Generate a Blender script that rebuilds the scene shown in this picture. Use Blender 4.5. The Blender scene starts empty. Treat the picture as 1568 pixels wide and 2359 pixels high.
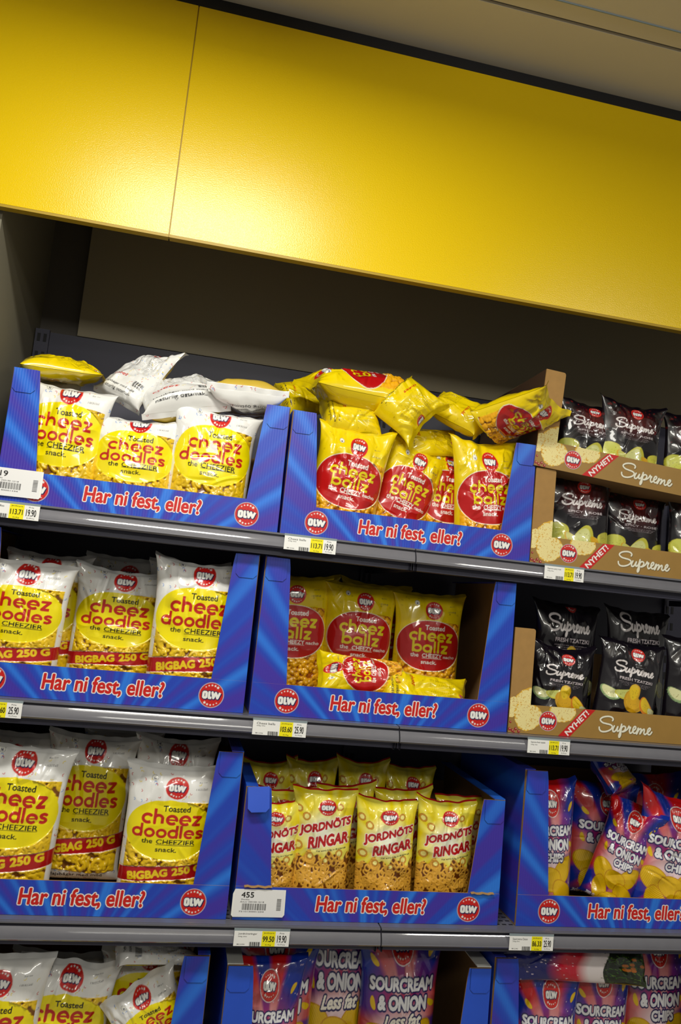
import bpy, math, random
import numpy as np
from mathutils import Matrix, Vector

# ------------------------------------------------------------------ camera, world, light
SC = bpy.context.scene
COL = SC.collection
CAMP = np.array([.3677, -1.7381, 1.7544]); _y, _t, _r = .1901, .11, .1015; FPX = 1797.8
FW = np.array([math.sin(_y)*math.cos(_t), math.cos(_y)*math.cos(_t), math.sin(_t)])
_rt = np.array([math.cos(_y), -math.sin(_y), 0.]); _up = np.cross(_rt, FW)
RT = _rt*math.cos(_r) + _up*math.sin(_r); UP = -_rt*math.sin(_r) + _up*math.cos(_r)
cd = bpy.data.cameras.new('camera'); cam = bpy.data.objects.new('camera', cd); COL.objects.link(cam)
cam.matrix_world = Matrix(((RT[0], UP[0], -FW[0], CAMP[0]), (RT[1], UP[1], -FW[1], CAMP[1]), (RT[2], UP[2], -FW[2], CAMP[2]), (0, 0, 0, 1)))
cd.sensor_fit = 'VERTICAL'; cd.sensor_height = 36; cd.lens = FPX*36/2359; cd.clip_start = .05
SC.camera = cam
SC.view_settings.view_transform = 'Standard'; SC.view_settings.look = 'None'; SC.view_settings.gamma = 1
SC.view_settings.use_curve_mapping = False
SC.view_settings.exposure = .74
W = bpy.data.worlds.new('world'); SC.world = W; W.use_nodes = True
W.node_tree.nodes['Background'].inputs[0].default_value = (1., .96, .86, 1)
W.node_tree.nodes['Background'].inputs[1].default_value = .11
LAMPS = [(.30, -.95, 2.97, .62, .16, 16.), (2.05, -1.75, 2.97, .62, .16, 13.), (-1.5, -.95, 2.97, .62, .16, 4.), (.6, -3.0, 2.85, 1.2, .3, 12.5)]
for k, (x, y, z, sx, sy, e) in enumerate(LAMPS):
    ld = bpy.data.lights.new('ceiling_light', 'AREA'); ld.shape = 'RECTANGLE'; ld.size = sx; ld.size_y = sy
    ld.energy = e; ld.color = (1., .97, .88)
    lo = bpy.data.objects.new('ceiling_light', ld); lo.location = (x, y, z-.003); COL.objects.link(lo)
    if k == 3: lo.rotation_euler = (math.radians(70), 0, 0); lo.location = (x, y+.03, z)   # added fill light, aimed at the shelves to brighten the fascia front

def at(px, py, Y):
    d = FW + RT*(px-784)/FPX - UP*(py-1179.5)/FPX
    return CAMP + d*(Y-CAMP[1])/d[1]

# ------------------------------------------------------------------ materials
def lin(c):
    c = np.asarray(c, float)
    return np.where(c <= .04045, c/12.92, ((c+.055)/1.055)**2.4)
MATS = {}
def mat(name, rgb, rough=.5, metal=0., spec=.5, coat=0., coat_r=.05, bump=None, var=None, emit=0.):
    if name in MATS: return MATS[name]
    m = bpy.data.materials.new(name); m.use_nodes = True; MATS[name] = m
    N = m.node_tree.nodes; L = m.node_tree.links; b = N['Principled BSDF']
    c = tuple(lin(rgb)) + (1,)
    b.inputs['Base Color'].default_value = c
    b.inputs['Roughness'].default_value = rough; b.inputs['Metallic'].default_value = metal
    b.inputs['Specular IOR Level'].default_value = spec
    b.inputs['Coat Weight'].default_value = coat; b.inputs['Coat Roughness'].default_value = coat_r
    if emit:
        b.inputs['Emission Color'].default_value = c; b.inputs['Emission Strength'].default_value = emit
    tc = N.new('ShaderNodeTexCoord')
    if var:   # (scale, amount)
        n = N.new('ShaderNodeTexNoise'); n.inputs['Scale'].default_value = var[0]; n.inputs['Detail'].default_value = 4
        L.new(tc.outputs['Object'], n.inputs['Vector'])
        r = N.new('ShaderNodeMapRange'); r.inputs['From Min'].default_value = .3; r.inputs['From Max'].default_value = .7
        r.inputs['To Min'].default_value = 1-var[1]; r.inputs['To Max'].default_value = 1+var[1]
        L.new(n.outputs['Fac'], r.inputs['Value'])
        v = N.new('ShaderNodeVectorMath'); v.operation = 'SCALE'; v.inputs[0].default_value = c[:3]
        L.new(r.outputs[0], v.inputs['Scale']); L.new(v.outputs[0], b.inputs['Base Color'])
    if bump:  # (scale, strength, distance)
        n = N.new('ShaderNodeTexNoise'); n.inputs['Scale'].default_value = bump[0]; n.inputs['Detail'].default_value = 3
        L.new(tc.outputs['Object'], n.inputs['Vector'])
        u = N.new('ShaderNodeBump'); u.inputs['Strength'].default_value = bump[1]; u.inputs['Distance'].default_value = bump[2]
        L.new(n.outputs['Fac'], u.inputs['Height']); L.new(u.outputs[0], b.inputs['Normal'])
    return m
M_FASCIA = mat('yellow_lacquer', (.90, .76, .0), .24, bump=(420, .35, .0010), spec=.45)
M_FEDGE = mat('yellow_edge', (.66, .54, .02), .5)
M_BLACK = mat('black_trim', (.07, .07, .09), .6)
M_CEIL = mat('ceiling_paint', (.86, .83, .76), .8, var=(3, .02))
M_WALL = mat('wall_board', (.47, .45, .38), .7, var=(2, .03))
M_WALLD = mat('wall_dark', (.36, .34, .31), .7)
M_STEEL = mat('grey_shelf_enamel', (.40, .40, .43), .5, spec=.4, coat=.7, coat_r=.07, var=(40, .03))
M_STEELD = mat('dark_shelf_enamel', (.25, .25, .32), .45)
M_GROOVE = mat('rail_groove', (.12, .12, .15), .4)
M_FLOOR = mat('floor_tile', (.62, .60, .56), .4, var=(2, .05))
M_KRAFT = mat('kraft_card', (.64, .49, .27), .75, var=(60, .05), bump=(150, .2, .0006))
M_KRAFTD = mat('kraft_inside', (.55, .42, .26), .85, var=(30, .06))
M_KPRINT = mat('kraft_print', (.62, .48, .23), .5, var=(25, .04), bump=(150, .15, .0005))
M_WHITEC = mat('white_card', (.82, .82, .80), .7)
M_TUBE = mat('lamp_diffuser', (1, .98, .92), .4, emit=6)

def blue_mat(name, k):
    if name in MATS: return MATS[name]
    m = bpy.data.materials.new(name); m.use_nodes = True; MATS[name] = m
    N = m.node_tree.nodes; L = m.node_tree.links; b = N['Principled BSDF']
    tc = N.new('ShaderNodeTexCoord'); sp = N.new('ShaderNodeSeparateXYZ'); L.new(tc.outputs['Object'], sp.inputs[0])
    def math_(op, a, bb):
        n = N.new('ShaderNodeMath'); n.operation = op
        for i, v in enumerate((a, bb)):
            if isinstance(v, (int, float)): n.inputs[i].default_value = v
            else: L.new(v, n.inputs[i])
        return n.outputs[0]
    dx = math_('SUBTRACT', sp.outputs['X'], .30); dz = math_('ADD', sp.outputs['Z'], .13)
    an = math_('ARCTAN2', dx, dz)
    cv = N.new('ShaderNodeCombineXYZ'); L.new(math_('MULTIPLY', an, 3.2), cv.inputs[0]); cv.inputs[1].default_value = k
    n = N.new('ShaderNodeTexNoise'); n.inputs['Scale'].default_value = 1.9; n.inputs['Detail'].default_value = 1.5; n.inputs['Roughness'].default_value = .55
    L.new(cv.outputs[0], n.inputs['Vector'])
    r = N.new('ShaderNodeValToRGB'); e = r.color_ramp.elements
    e[0].position = .40; e[0].color = tuple(lin((.26, .20, .66)))+(1,)
    e[1].position = .64; e[1].color = tuple(lin((.17, .48, .90)))+(1,)
    q = e.new(.5); q.color = tuple(lin((.14, .27, .73)))+(1,)
    L.new(n.outputs['Fac'], r.inputs[0]); L.new(r.outputs[0], b.inputs['Base Color'])
    b.inputs['Roughness'].default_value = .38
    w = N.new('ShaderNodeTexWave'); w.wave_type = 'BANDS'; w.bands_direction = 'X'; w.inputs['Scale'].default_value = 55; w.inputs['Distortion'].default_value = .6
    L.new(tc.outputs['Object'], w.inputs['Vector'])
    u = N.new('ShaderNodeBump'); u.inputs['Strength'].default_value = .16; u.inputs['Distance'].default_value = .001
    L.new(w.outputs['Fac'], u.inputs['Height']); L.new(u.outputs[0], b.inputs['Normal'])
    return m
M_BLUE = blue_mat('blue_ray_print', 0.0)
M_BLUE2 = blue_mat('blue_tray_print', 3.7)
M_BLUEP = mat('blue_plain_print', (.15, .33, .80), .4, var=(9, .08))

def add_print(m):
    m = m.copy(); m.name = m.name.split('.')[0]+'_lettered'
    N = m.node_tree.nodes; L = m.node_tree.links; b = N['Principled BSDF']; i = b.inputs['Base Color']
    a = N.new('ShaderNodeAttribute'); a.attribute_name = 'print'; x = N.new('ShaderNodeMix'); x.data_type = 'RGBA'
    x.inputs[6].default_value = i.default_value
    if i.is_linked: src = i.links[0].from_socket; L.remove(i.links[0]); L.new(src, x.inputs[6])
    L.new(a.outputs['Color'], x.inputs[7]); L.new(a.outputs['Alpha'], x.inputs[0]); L.new(x.outputs[2], i)
    return m
PRT = {m.name: add_print(m) for m in (M_BLUE, M_BLUE2, M_BLUEP, M_KPRINT, M_KRAFT)}

def film(name, rough, coat, bstr, sc=160):
    m = bpy.data.materials.new(name); m.use_nodes = True
    N = m.node_tree.nodes; L = m.node_tree.links; b = N['Principled BSDF']
    a = N.new('ShaderNodeAttribute'); a.attribute_name = 'print'; L.new(a.outputs['Color'], b.inputs['Base Color'])
    b.inputs['Roughness'].default_value = rough; b.inputs['Coat Weight'].default_value = coat; b.inputs['Coat Roughness'].default_value = .05
    b.inputs['Specular IOR Level'].default_value = .45
    tc = N.new('ShaderNodeTexCoord'); n = N.new('ShaderNodeTexNoise'); n.inputs['Scale'].default_value = sc; n.inputs['Detail'].default_value = 2
    L.new(tc.outputs['Object'], n.inputs['Vector'])
    u = N.new('ShaderNodeBump'); u.inputs['Strength'].default_value = bstr; u.inputs['Distance'].default_value = .002
    L.new(n.outputs['Fac'], u.inputs['Height']); L.new(u.outputs[0], b.inputs['Normal']); L.new(u.outputs[0], b.inputs['Coat Normal'])
    return m
M_FILM = film('printed_film', .30, 1., .10, 55)

# ------------------------------------------------------------------ objects and tags
def tag(o, label=None, cat=None, group=None, kind=None):
    if label: o['label'] = label
    if cat: o['category'] = cat
    if group: o['group'] = group
    if kind: o['kind'] = kind
    return o
def empty(name, loc, label, cat, group=None, rot=(0, 0, 0)):
    o = bpy.data.objects.new(name, None); COL.objects.link(o); o.location = loc; o.rotation_euler = rot; o.empty_display_size = .05
    return tag(o, label, cat, group)
def link(name, me, parent=None):
    o = bpy.data.objects.new(name, me); COL.objects.link(o)
    if parent is not None: o.parent = parent
    return o
class MB:
    """collects polygons into one mesh with several materials"""
    def __init__(s): s.v = []; s.f = []; s.m = []; s.mats = []
    def mi(s, m):
        if m not in s.mats: s.mats.append(m)
        return s.mats.index(m)
    def poly(s, pts, m):
        i = len(s.v); s.v += [tuple(p) for p in pts]; s.f.append(tuple(range(i, i+len(pts)))); s.m.append(s.mi(m))
    def box(s, a, b, m, mx=None):
        x0, y0, z0 = a; x1, y1, z1 = b
        P = [(x0, y0, z0), (x1, y0, z0), (x1, y1, z0), (x0, y1, z0), (x0, y0, z1), (x1, y0, z1), (x1, y1, z1), (x0, y1, z1)]
        if mx: P = [tuple(mx @ Vector(p)) for p in P]
        i = len(s.v); s.v += P
        for q in ((0, 3, 2, 1), (4, 5, 6, 7), (0, 1, 5, 4), (1, 2, 6, 5), (2, 3, 7, 6), (3, 0, 4, 7)):
            s.f.append(tuple(i+k for k in q)); s.m.append(s.mi(m))
        return s
    def slab(s, pts, y0, y1, m, mback=None, medge=None):
        """outline in x,z (counter-clockwise seen from the front, -y) given thickness in y"""
        n = len(pts); mb = mback or m; me = medge or mb
        s.poly([(x, y0, z) for x, z in pts], m); s.poly([(x, y1, z) for x, z in reversed(pts)], mb)
        for k in range(n):
            (xa, za), (xb, zb) = pts[k], pts[(k+1) % n]
            s.poly([(xa, y0, za), (xa, y1, za), (xb, y1, zb), (xb, y0, zb)], me)
        return s
    def tris(s, T, m, y):
        """T (n,3,2) in metres x,z on plane y facing -y"""
        i = len(s.v); T = np.asarray(T)
        a = (T[:, 1]-T[:, 0]); b = (T[:, 2]-T[:, 0]); fl = a[:, 0]*b[:, 1]-a[:, 1]*b[:, 0] < 0
        T = T.copy(); T[fl] = T[fl][:, ::-1]
        P = T.reshape(-1, 2); s.v += [(float(p[0]), y, float(p[1])) for p in P]
        k = s.mi(m); s.f += [(i+3*j, i+3*j+1, i+3*j+2) for j in range(len(T))]; s.m += [k]*len(T)
    def build(s, name, parent=None, smooth=False):
        me = bpy.data.meshes.new(name); me.from_pydata(s.v, [], s.f)
        for m in s.mats: me.materials.append(m)
        me.polygons.foreach_set('material_index', s.m)
        if smooth: me.polygons.foreach_set('use_smooth', [True]*len(s.f))
        me.update(); return link(name, me, parent)

# ------------------------------------------------------------------ lettering as triangles
_G = {}
def glyph(s):
    if s in _G: return _G[s]
    cu = bpy.data.curves.new('t', 'FONT'); cu.body = s; cu.resolution_u = 3
    o = bpy.data.objects.new('t', cu); me = bpy.data.meshes.new_from_object(o)
    co = np.array([v.co[:2] for v in me.vertices]); me.calc_loop_triangles()
    T = np.array([[co[i] for i in t.vertices] for t in me.loop_triangles])
    cnt = {}
    for p in me.polygons:
        for e in p.edge_keys: cnt[e] = cnt.get(e, 0)+1
    E = np.array([[co[a], co[b]] for (a, b), c in cnt.items() if c == 1])
    bpy.data.objects.remove(o); bpy.data.curves.remove(cu); bpy.data.meshes.remove(me)
    _G[s] = (T, E, co.min(0), co.max(0)); return _G[s]
def thick(E, r):
    """boundary edges widened by r: quads plus hexagon joints"""
    d = E[:, 1]-E[:, 0]; l = np.linalg.norm(d, axis=1, keepdims=True)+1e-12; n = np.stack([-d[:, 1], d[:, 0]], 1)/l*r
    a, b = E[:, 0], E[:, 1]
    out = [np.stack([a-n, b-n, b+n], 1), np.stack([a-n, b+n, a+n], 1)]
    K = 8; an = np.arange(K)*2*np.pi/K; R = np.stack([np.cos(an), np.sin(an)], 1)*r
    for k in range(K): out.append(np.stack([a, a+R[k], a+R[(k+1) % K]], 1))
    return np.concatenate(out)
def text(s, cx, cy, w, h, rot=0., bold=0., shear=0.):
    """y-up triangles in the caller's unit, bounding box w x h centred on cx, cy"""
    T, E, lo, hi = glyph(s); c = (lo+hi)/2; sc = np.array([w, h])/(hi-lo)
    f = lambda P: (P-c)*sc
    T, E = f(T), f(E)
    if shear:
        T = T.copy(); E = E.copy(); T[..., 0] += shear*T[..., 1]; E[..., 0] += shear*E[..., 1]
    if bold > 0: T = np.concatenate([T, thick(E, bold)])
    R = np.array([[math.cos(rot), math.sin(rot)], [-math.sin(rot), math.cos(rot)]])
    return T @ R + np.array([cx, cy])
def disc(cx, cy, rx, ry=None, n=40):
    ry = ry or rx; a = np.arange(n)*2*np.pi/n; P = np.stack([cx+rx*np.cos(a), cy+ry*np.sin(a)], 1)
    return np.stack([np.broadcast_to([cx, cy], P.shape), P, np.roll(P, -1, 0)], 1)
def star(cx, cy, r, rot=0.):
    a = np.arange(10)*np.pi/5+np.pi/2+rot; q = np.where(np.arange(10) % 2 == 0, r, r*.42)
    P = np.stack([cx+q*np.cos(a), cy+q*np.sin(a)], 1)
    return np.stack([np.broadcast_to([cx, cy], P.shape), P, np.roll(P, -1, 0)], 1)
def quad(P): P = np.asarray(P, float); return np.stack([P[[0, 1, 2]], P[[0, 2, 3]]])
def stroke(P, r, closed=False):
    P = np.asarray(P, float); return thick(np.stack([P[:-1], P[1:]], 1), r)
def spline(P, k=5):
    P = np.asarray(P, float); Q = np.concatenate([P[:1], P, P[-1:]]); out = []
    for i in range(1, len(Q)-2):
        for t in np.arange(k)/k:
            p0, p1, p2, p3 = Q[i-1:i+3]
            out.append(.5*((2*p1)+(-p0+p2)*t+(2*p0-5*p1+4*p2-p3)*t*t+(-p0+3*p1-3*p2+p3)*t**3))
    out.append(Q[-2]); return np.array(out)
_S = [(505, 715), (520, 680), (490, 640), (420, 615), (340, 613), (250, 630), (192, 672), (200, 710), (260, 755), (350, 780), (430, 798), (490, 825), (508, 860), (480, 910), (400, 950), (300, 965), (225, 950), (180, 905), (172, 850)]
_U = [(560, 835), (530, 905), (530, 958), (570, 968), (612, 930), (652, 855), (638, 915), (650, 962), (690, 945), (722, 890), (748, 800), (732, 900), (712, 1000), (688, 1060), (700, 1102), (730, 1060), (737, 970), (750, 890), (795, 848), (842, 862), (852, 905), (820, 955), (775, 975), (830, 965), (900, 920), (940, 848), (932, 885), (985, 878), (958, 945), (975, 1008), (1012, 1005), (1062, 955), (1112, 915), (1118, 872), (1085, 862), (1050, 910), (1052, 980), (1090, 1018), (1145, 990), (1185, 900), (1150, 1035), (1200, 945), (1245, 915), (1265, 945), (1235, 1035), (1290, 960), (1335, 925), (1350, 960), (1338, 1020), (1372, 1052), (1420, 1020), (1475, 978), (1505, 930), (1480, 905), (1442, 940), (1430, 1005), (1462, 1055), (1510, 1048), (1552, 990)]
def script_word(cx, cy, w, r, rot=0.):
    """the word Supreme in monoline handwriting"""
    out = []
    for S in (_S, _U):
        P = np.array(S, float); P[:, 1] -= .085*P[:, 0]; P[:, 1] *= -1
        P = (P-np.array([860, -785]))/1400*w; out.append(P)
    c, s = math.cos(rot), math.sin(rot); R = np.array([[c, s], [-s, c]])
    return np.concatenate([stroke(spline(P) @ R, r) for P in out]) + np.array([cx, cy])
# round sans lettering for the product words, drawn as strokes
def arc(cx, cy, r, a0, a1, n=14):
    a = np.radians(np.linspace(a0, a1, n)); return np.stack([cx+r*np.cos(a), cy+r*np.sin(a)], 1)
def word(s, cx, cy, w, x, rot=0., wt=.14):
    """x = x-height; letters o c e d b a h l z s built from arcs and stems"""
    R = .5-wt; segs = []; X = 0.; bars = set()
    for ch in s:
        if ch == 'o': segs.append(arc(X+.5, .5, R, 0, 360, 24)); X += 1.03
        elif ch == 'c': segs.append(arc(X+.5, .5, R, 50, 310)); X += .9
        elif ch == 'e': segs += [arc(X+.5, .5, R, 0, 315, 20), np.array([(X+wt*.8, .5), (X+1-wt, .5)])]; bars.add(len(segs)-1); X += 1.0
        elif ch == 'd': segs += [arc(X+.48, .5, R, 0, 360, 24), np.array([(X+.95-wt, wt), (X+.95-wt, 1.42)])]; X += 1.03
        elif ch == 'b': segs += [arc(X+.5, .5, R, 0, 360, 24), np.array([(X+wt, wt), (X+wt, 1.42)])]; X += 1.0
        elif ch == 'a': segs += [arc(X+.48, .5, R, 0, 360, 24), np.array([(X+.95-wt, wt), (X+.95-wt, 1-wt)])]; X += 1.03
        elif ch == 'h': segs += [np.array([(X+wt, wt), (X+wt, 1.42)]), arc(X+.43, .57, .43-wt, 180, 0), np.array([(X+.86-wt, .57), (X+.86-wt, wt)])]; X += .93
        elif ch == 'l': segs.append(np.array([(X+wt, wt), (X+wt, 1.42)])); X += .36
        elif ch == 'z': segs.append(np.array([(X+wt, 1-wt), (X+.78-wt, 1-wt), (X+wt, wt), (X+.8-wt, wt)])); X += .86
        elif ch == 's': segs.append(spline([(X+.6, .8), (X+.4, .87), (X+.18, .76), (X+.25, .58), (X+.5, .47), (X+.6, .28), (X+.4, .13), (X+.12, .2)], 3)); X += .78
    k = x; sx = w/(X*1.)
    c, s_ = math.cos(rot), math.sin(rot); Rm = np.array([[c, s_], [-s_, c]]); out = []
    for i, P in enumerate(segs):
        P = (P-np.array([X/2, .6]))*np.array([sx, k]); T = stroke(P, (.075 if i in bars else wt)*k); out.append(T @ Rm)
    return np.concatenate(out) + np.array([cx, cy])

def logo(cx, cy, r, ry=None, rot=0.):
    """round badge as (colour, triangles) layers"""
    ry = ry or r; L = [('grey', disc(0, 0, 1.0)), ('red', disc(0, 0, .93))]
    st = []
    for i in range(5):
        a = math.radians(52+19*i); st.append(star(.76*math.cos(a), .76*math.sin(a), (.14, .115, .1, .085, .075)[i]))
        a = math.radians(232+19*i); st.append(star(.76*math.cos(a), .76*math.sin(a), (.14, .115, .1, .085, .075)[i]))
    L.append(('white', np.concatenate(st)))
    t = olw(1.42, .62)
    L += [('navy', np.concatenate([t[1]+np.array([.03, -.03]), t[1]])), ('white', t[0])]
    c, s = math.cos(rot), math.sin(rot); R = np.array([[c, s], [-s, c]])
    return [(k, (T @ R)*np.array([r, ry]) + np.array([cx, cy])) for k, T in L]
def olw(w, h):
    """heavy condensed O L W"""
    b = h*.15; segs = []
    ow = w*.30; lw = w*.2; ww = w*.46
    O = np.array([(-w/2+b, -h/2+b*1.6), (-w/2+b*1.6, -h/2+b), (-w/2+ow-b*1.6, -h/2+b), (-w/2+ow-b, -h/2+b*1.6), (-w/2+ow-b, h/2-b*1.6), (-w/2+ow-b*1.6, h/2-b), (-w/2+b*1.6, h/2-b), (-w/2+b, h/2-b*1.6), (-w/2+b, -h/2+b*1.6)])
    x = -w/2+ow+w*.02; Lp = np.array([(x+b, h/2-b), (x+b, -h/2+b), (x+lw, -h/2+b)])
    x2 = x+lw*.9; Wp = np.array([(x2+b*.8, h/2-b), (x2+ww*.27, -h/2+b), (x2+ww*.52, h/2-b*1.3), (x2+ww*.76, -h/2+b), (x2+ww*1.02, h/2-b)])
    return np.concatenate([stroke(P, b) for P in (O, Lp, Wp)]), np.concatenate([stroke(P, b*1.65) for P in (O, Lp, Wp)])
PC = dict(red=(.80, .12, .10), white=(.95, .95, .93), navy=(.08, .06, .30), grey=(.72, .68, .74), yellow=(.97, .86, .02),
          black=(.06, .06, .05), dred=(.72, .07, .08), cream=(.93, .92, .84))
def pmat(k): return mat('print_'+k, PC[k], .4)

# ------------------------------------------------------------------ printed canvases for the bags
SS = 4
class Canvas:
    def __init__(s, w, h, rgb):
        s.w, s.h = w, h; s.a = np.empty((h*SS, w*SS, 3), np.float32); s.a[:] = lin(rgb); s.z = np.zeros((h*SS, w*SS), np.float32); s.al = None
        s.Y, s.X = np.mgrid[0:h*SS, 0:w*SS].astype(np.float32); s.X = (s.X+.5)/SS; s.Y = (s.Y+.5)/SS
    def mask(s, m, rgb, flat=True):
        s.a[m] = lin(rgb)
        if s.al is not None: s.al[m] = 1
        if flat: s.z[m] = 0
    def tris(s, T, rgb):
        """T y-up with origin at the canvas top left: y is negative downwards"""
        rgb = lin(rgb); P = np.asarray(T)*np.array([SS, -SS]); H, Wd = s.z.shape
        for t in P:
            x0, y0 = np.floor(t.min(0)).astype(int); x1, y1 = np.ceil(t.max(0)).astype(int)
            x0 = max(x0, 0); y0 = max(y0, 0); x1 = min(x1, Wd); y1 = min(y1, H)
            if x1 <= x0 or y1 <= y0: continue
            (ax, ay), (bx, by), (cx, cy) = t
            d = (bx-ax)*(cy-ay)-(by-ay)*(cx-ax)
            if abs(d) < 1e-9: continue
            X = np.arange(x0, x1)+.5; Y = (np.arange(y0, y1)+.5)[:, None]
            u = ((X-ax)*(cy-ay)-(Y-ay)*(cx-ax))/d; v = ((bx-ax)*(Y-ay)-(by-ay)*(X-ax))/d
            m = (u >= -1e-6) & (v >= -1e-6) & (u+v <= 1+1e-6)
            s.a[y0:y1, x0:x1][m] = rgb
            if s.al is not None: s.al[y0:y1, x0:x1][m] = 1
    def txt(s, t, cx, cy, w, h, rgb, rot=0., bold=0., shear=0., out=()):
        for r, c in out: s.tris(text(t, cx, -cy, w, h, rot, bold+r, shear), c)
        s.tris(text(t, cx, -cy, w, h, rot, bold, shear), rgb)
    def logo(s, cx, cy, r, ry=None, rot=0.):
        for k, T in logo(cx, -cy, r, ry, rot): s.tris(T, PC[k] if k != 'grey' else (.85, .25, .2))
    def ell(s, cx, cy, rx, ry): return ((s.X-cx)/rx)**2+((s.Y-cy)/ry)**2 < 1
    def layers(s, LL, dark=None):
        for k, T in LL: s.tris(T, PC[k])
    def done(s):
        h, w = s.z.shape
        if s.al is not None: s.a *= s.al[..., None]
        s.a = s.a.reshape(h//2, 2, w//2, 2, 3).mean((1, 3)); s.z = s.z.reshape(h//2, 2, w//2, 2).mean((1, 3)); del s.X, s.Y
        if s.al is not None: s.al = s.al.reshape(h//2, 2, w//2, 2).mean((1, 3)); s.a /= np.maximum(s.al, 1e-3)[..., None]
        return s
    def sample(s, x, y):
        x = np.clip(x*SS/2-.5, 0, s.z.shape[1]-1.001); y = np.clip(y*SS/2-.5, 0, s.z.shape[0]-1.001)
        i = x.astype(int); j = y.astype(int); fx = x-i; fy = y-j
        def g(A):
            f = fx[..., None] if A.ndim == 3 else fx; q = fy[..., None] if A.ndim == 3 else fy
            return (A[j, i]*(1-f)+A[j, i+1]*f)*(1-q)+(A[j+1, i]*(1-f)+A[j+1, i+1]*f)*q
        return g(s.a), g(s.z)

def puffs(c, region, kind, seed):
    """the snacks seen through the clear film: coloured bodies with real relief, shade painted into rims and gaps"""
    rs = np.random.RandomState(seed); H, Wd = c.z.shape
    base = {'curl': (.46, .27, .02), 'ball': (.62, .32, .02), 'ring': (.40, .20, .03)}[kind]
    z = np.zeros_like(c.z); a = np.empty_like(c.a); a[:] = lin(base)
    n = int(c.w*c.h/{'curl': 115., 'ball': 75., 'ring': 110.}[kind])
    for k in range(n):
        cx, cy = rs.uniform(0, c.w), rs.uniform(0, c.h); lift = rs.uniform(-1.5, 2.5)
        if kind == 'ball': ra, rb, span, rt = .01, .01, np.pi, rs.uniform(6.5, 8.5)
        elif kind == 'curl': ra, span, rt = rs.uniform(8, 13), rs.uniform(.7, 1.8), rs.uniform(5.0, 6.4)
        else: ra, span, rt = rs.uniform(6.0, 7.6), np.pi, rs.uniform(2.2, 2.8)
        th = rs.uniform(0, 2*np.pi); sq = rs.uniform(.55, 1.) if kind != 'ball' else rs.uniform(.8, 1)
        m = ra+rt+1; x0, x1 = int(max(0, (cx-m)*SS)), int(min(Wd, (cx+m)*SS)); y0, y1 = int(max(0, (cy-m)*SS)), int(min(H, (cy+m)*SS))
        if x1 <= x0 or y1 <= y0: continue
        X = c.X[y0:y1, x0:x1]-cx; Y = c.Y[y0:y1, x0:x1]-cy
        p = X*math.cos(th)+Y*math.sin(th); q = (-X*math.sin(th)+Y*math.cos(th))/sq
        r = np.hypot(p, q); an = np.clip(np.arctan2(q, p), -span, span)
        d = np.hypot(p-ra*np.cos(an), q-ra*np.sin(an)); hh = np.sqrt(np.clip(rt*rt-d*d, 0, None))
        ok = (d < rt) & (hh+lift > z[y0:y1, x0:x1])
        col = {'curl': np.array([.93, .77, .10]), 'ball': np.array([.96, .70, .08]), 'ring': np.array([.92, .69, .24])}[kind]
        col = lin(np.clip(col*rs.uniform(.92, 1.05), 0, 1))
        rim = np.clip(1-hh/rt, 0, 1)[..., None]; dk = lin(base)  # rims fade to the gap colour, painted shading on the round bodies
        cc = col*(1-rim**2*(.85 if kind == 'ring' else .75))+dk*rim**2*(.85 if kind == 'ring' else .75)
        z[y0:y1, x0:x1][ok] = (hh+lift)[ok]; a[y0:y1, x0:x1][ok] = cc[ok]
    c.a[region] = a[region]; c.z[region] = (z-3.)[region]
    return a, z
def confetti(c, region, seed, yellow=False):
    rs = np.random.RandomState(seed)
    for k in range(int(c.w*c.h/430)):
        x, y, t = rs.uniform(0, c.w), rs.uniform(0, c.h), rs.uniform(0, 360)
        j, i = int(y*SS), int(x*SS)
        if not region[min(j, region.shape[0]-1), min(i, region.shape[1]-1)]: continue
        if yellow:
            if k % 2: continue
            P = np.array([(-2, -1.2), (2, -1.2), (2, 1.2), (-2, 1.2), (-2, -1.2)]); cs, sn = math.cos(t), math.sin(t)
            c.tris(stroke(P @ np.array([[cs, sn], [-sn, cs]])+np.array([x, -y]), .22), (.55, .46, .05))
        else: c.tris(stroke(arc(x, -y, 2.6, t, t+170, 8), .62), ((.78, .15, .15), (.35, .55, .85), (.93, .83, .15))[k % 3])
WHITE, YEL = (.93, .93, .92), (.94, .83, .02)
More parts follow.
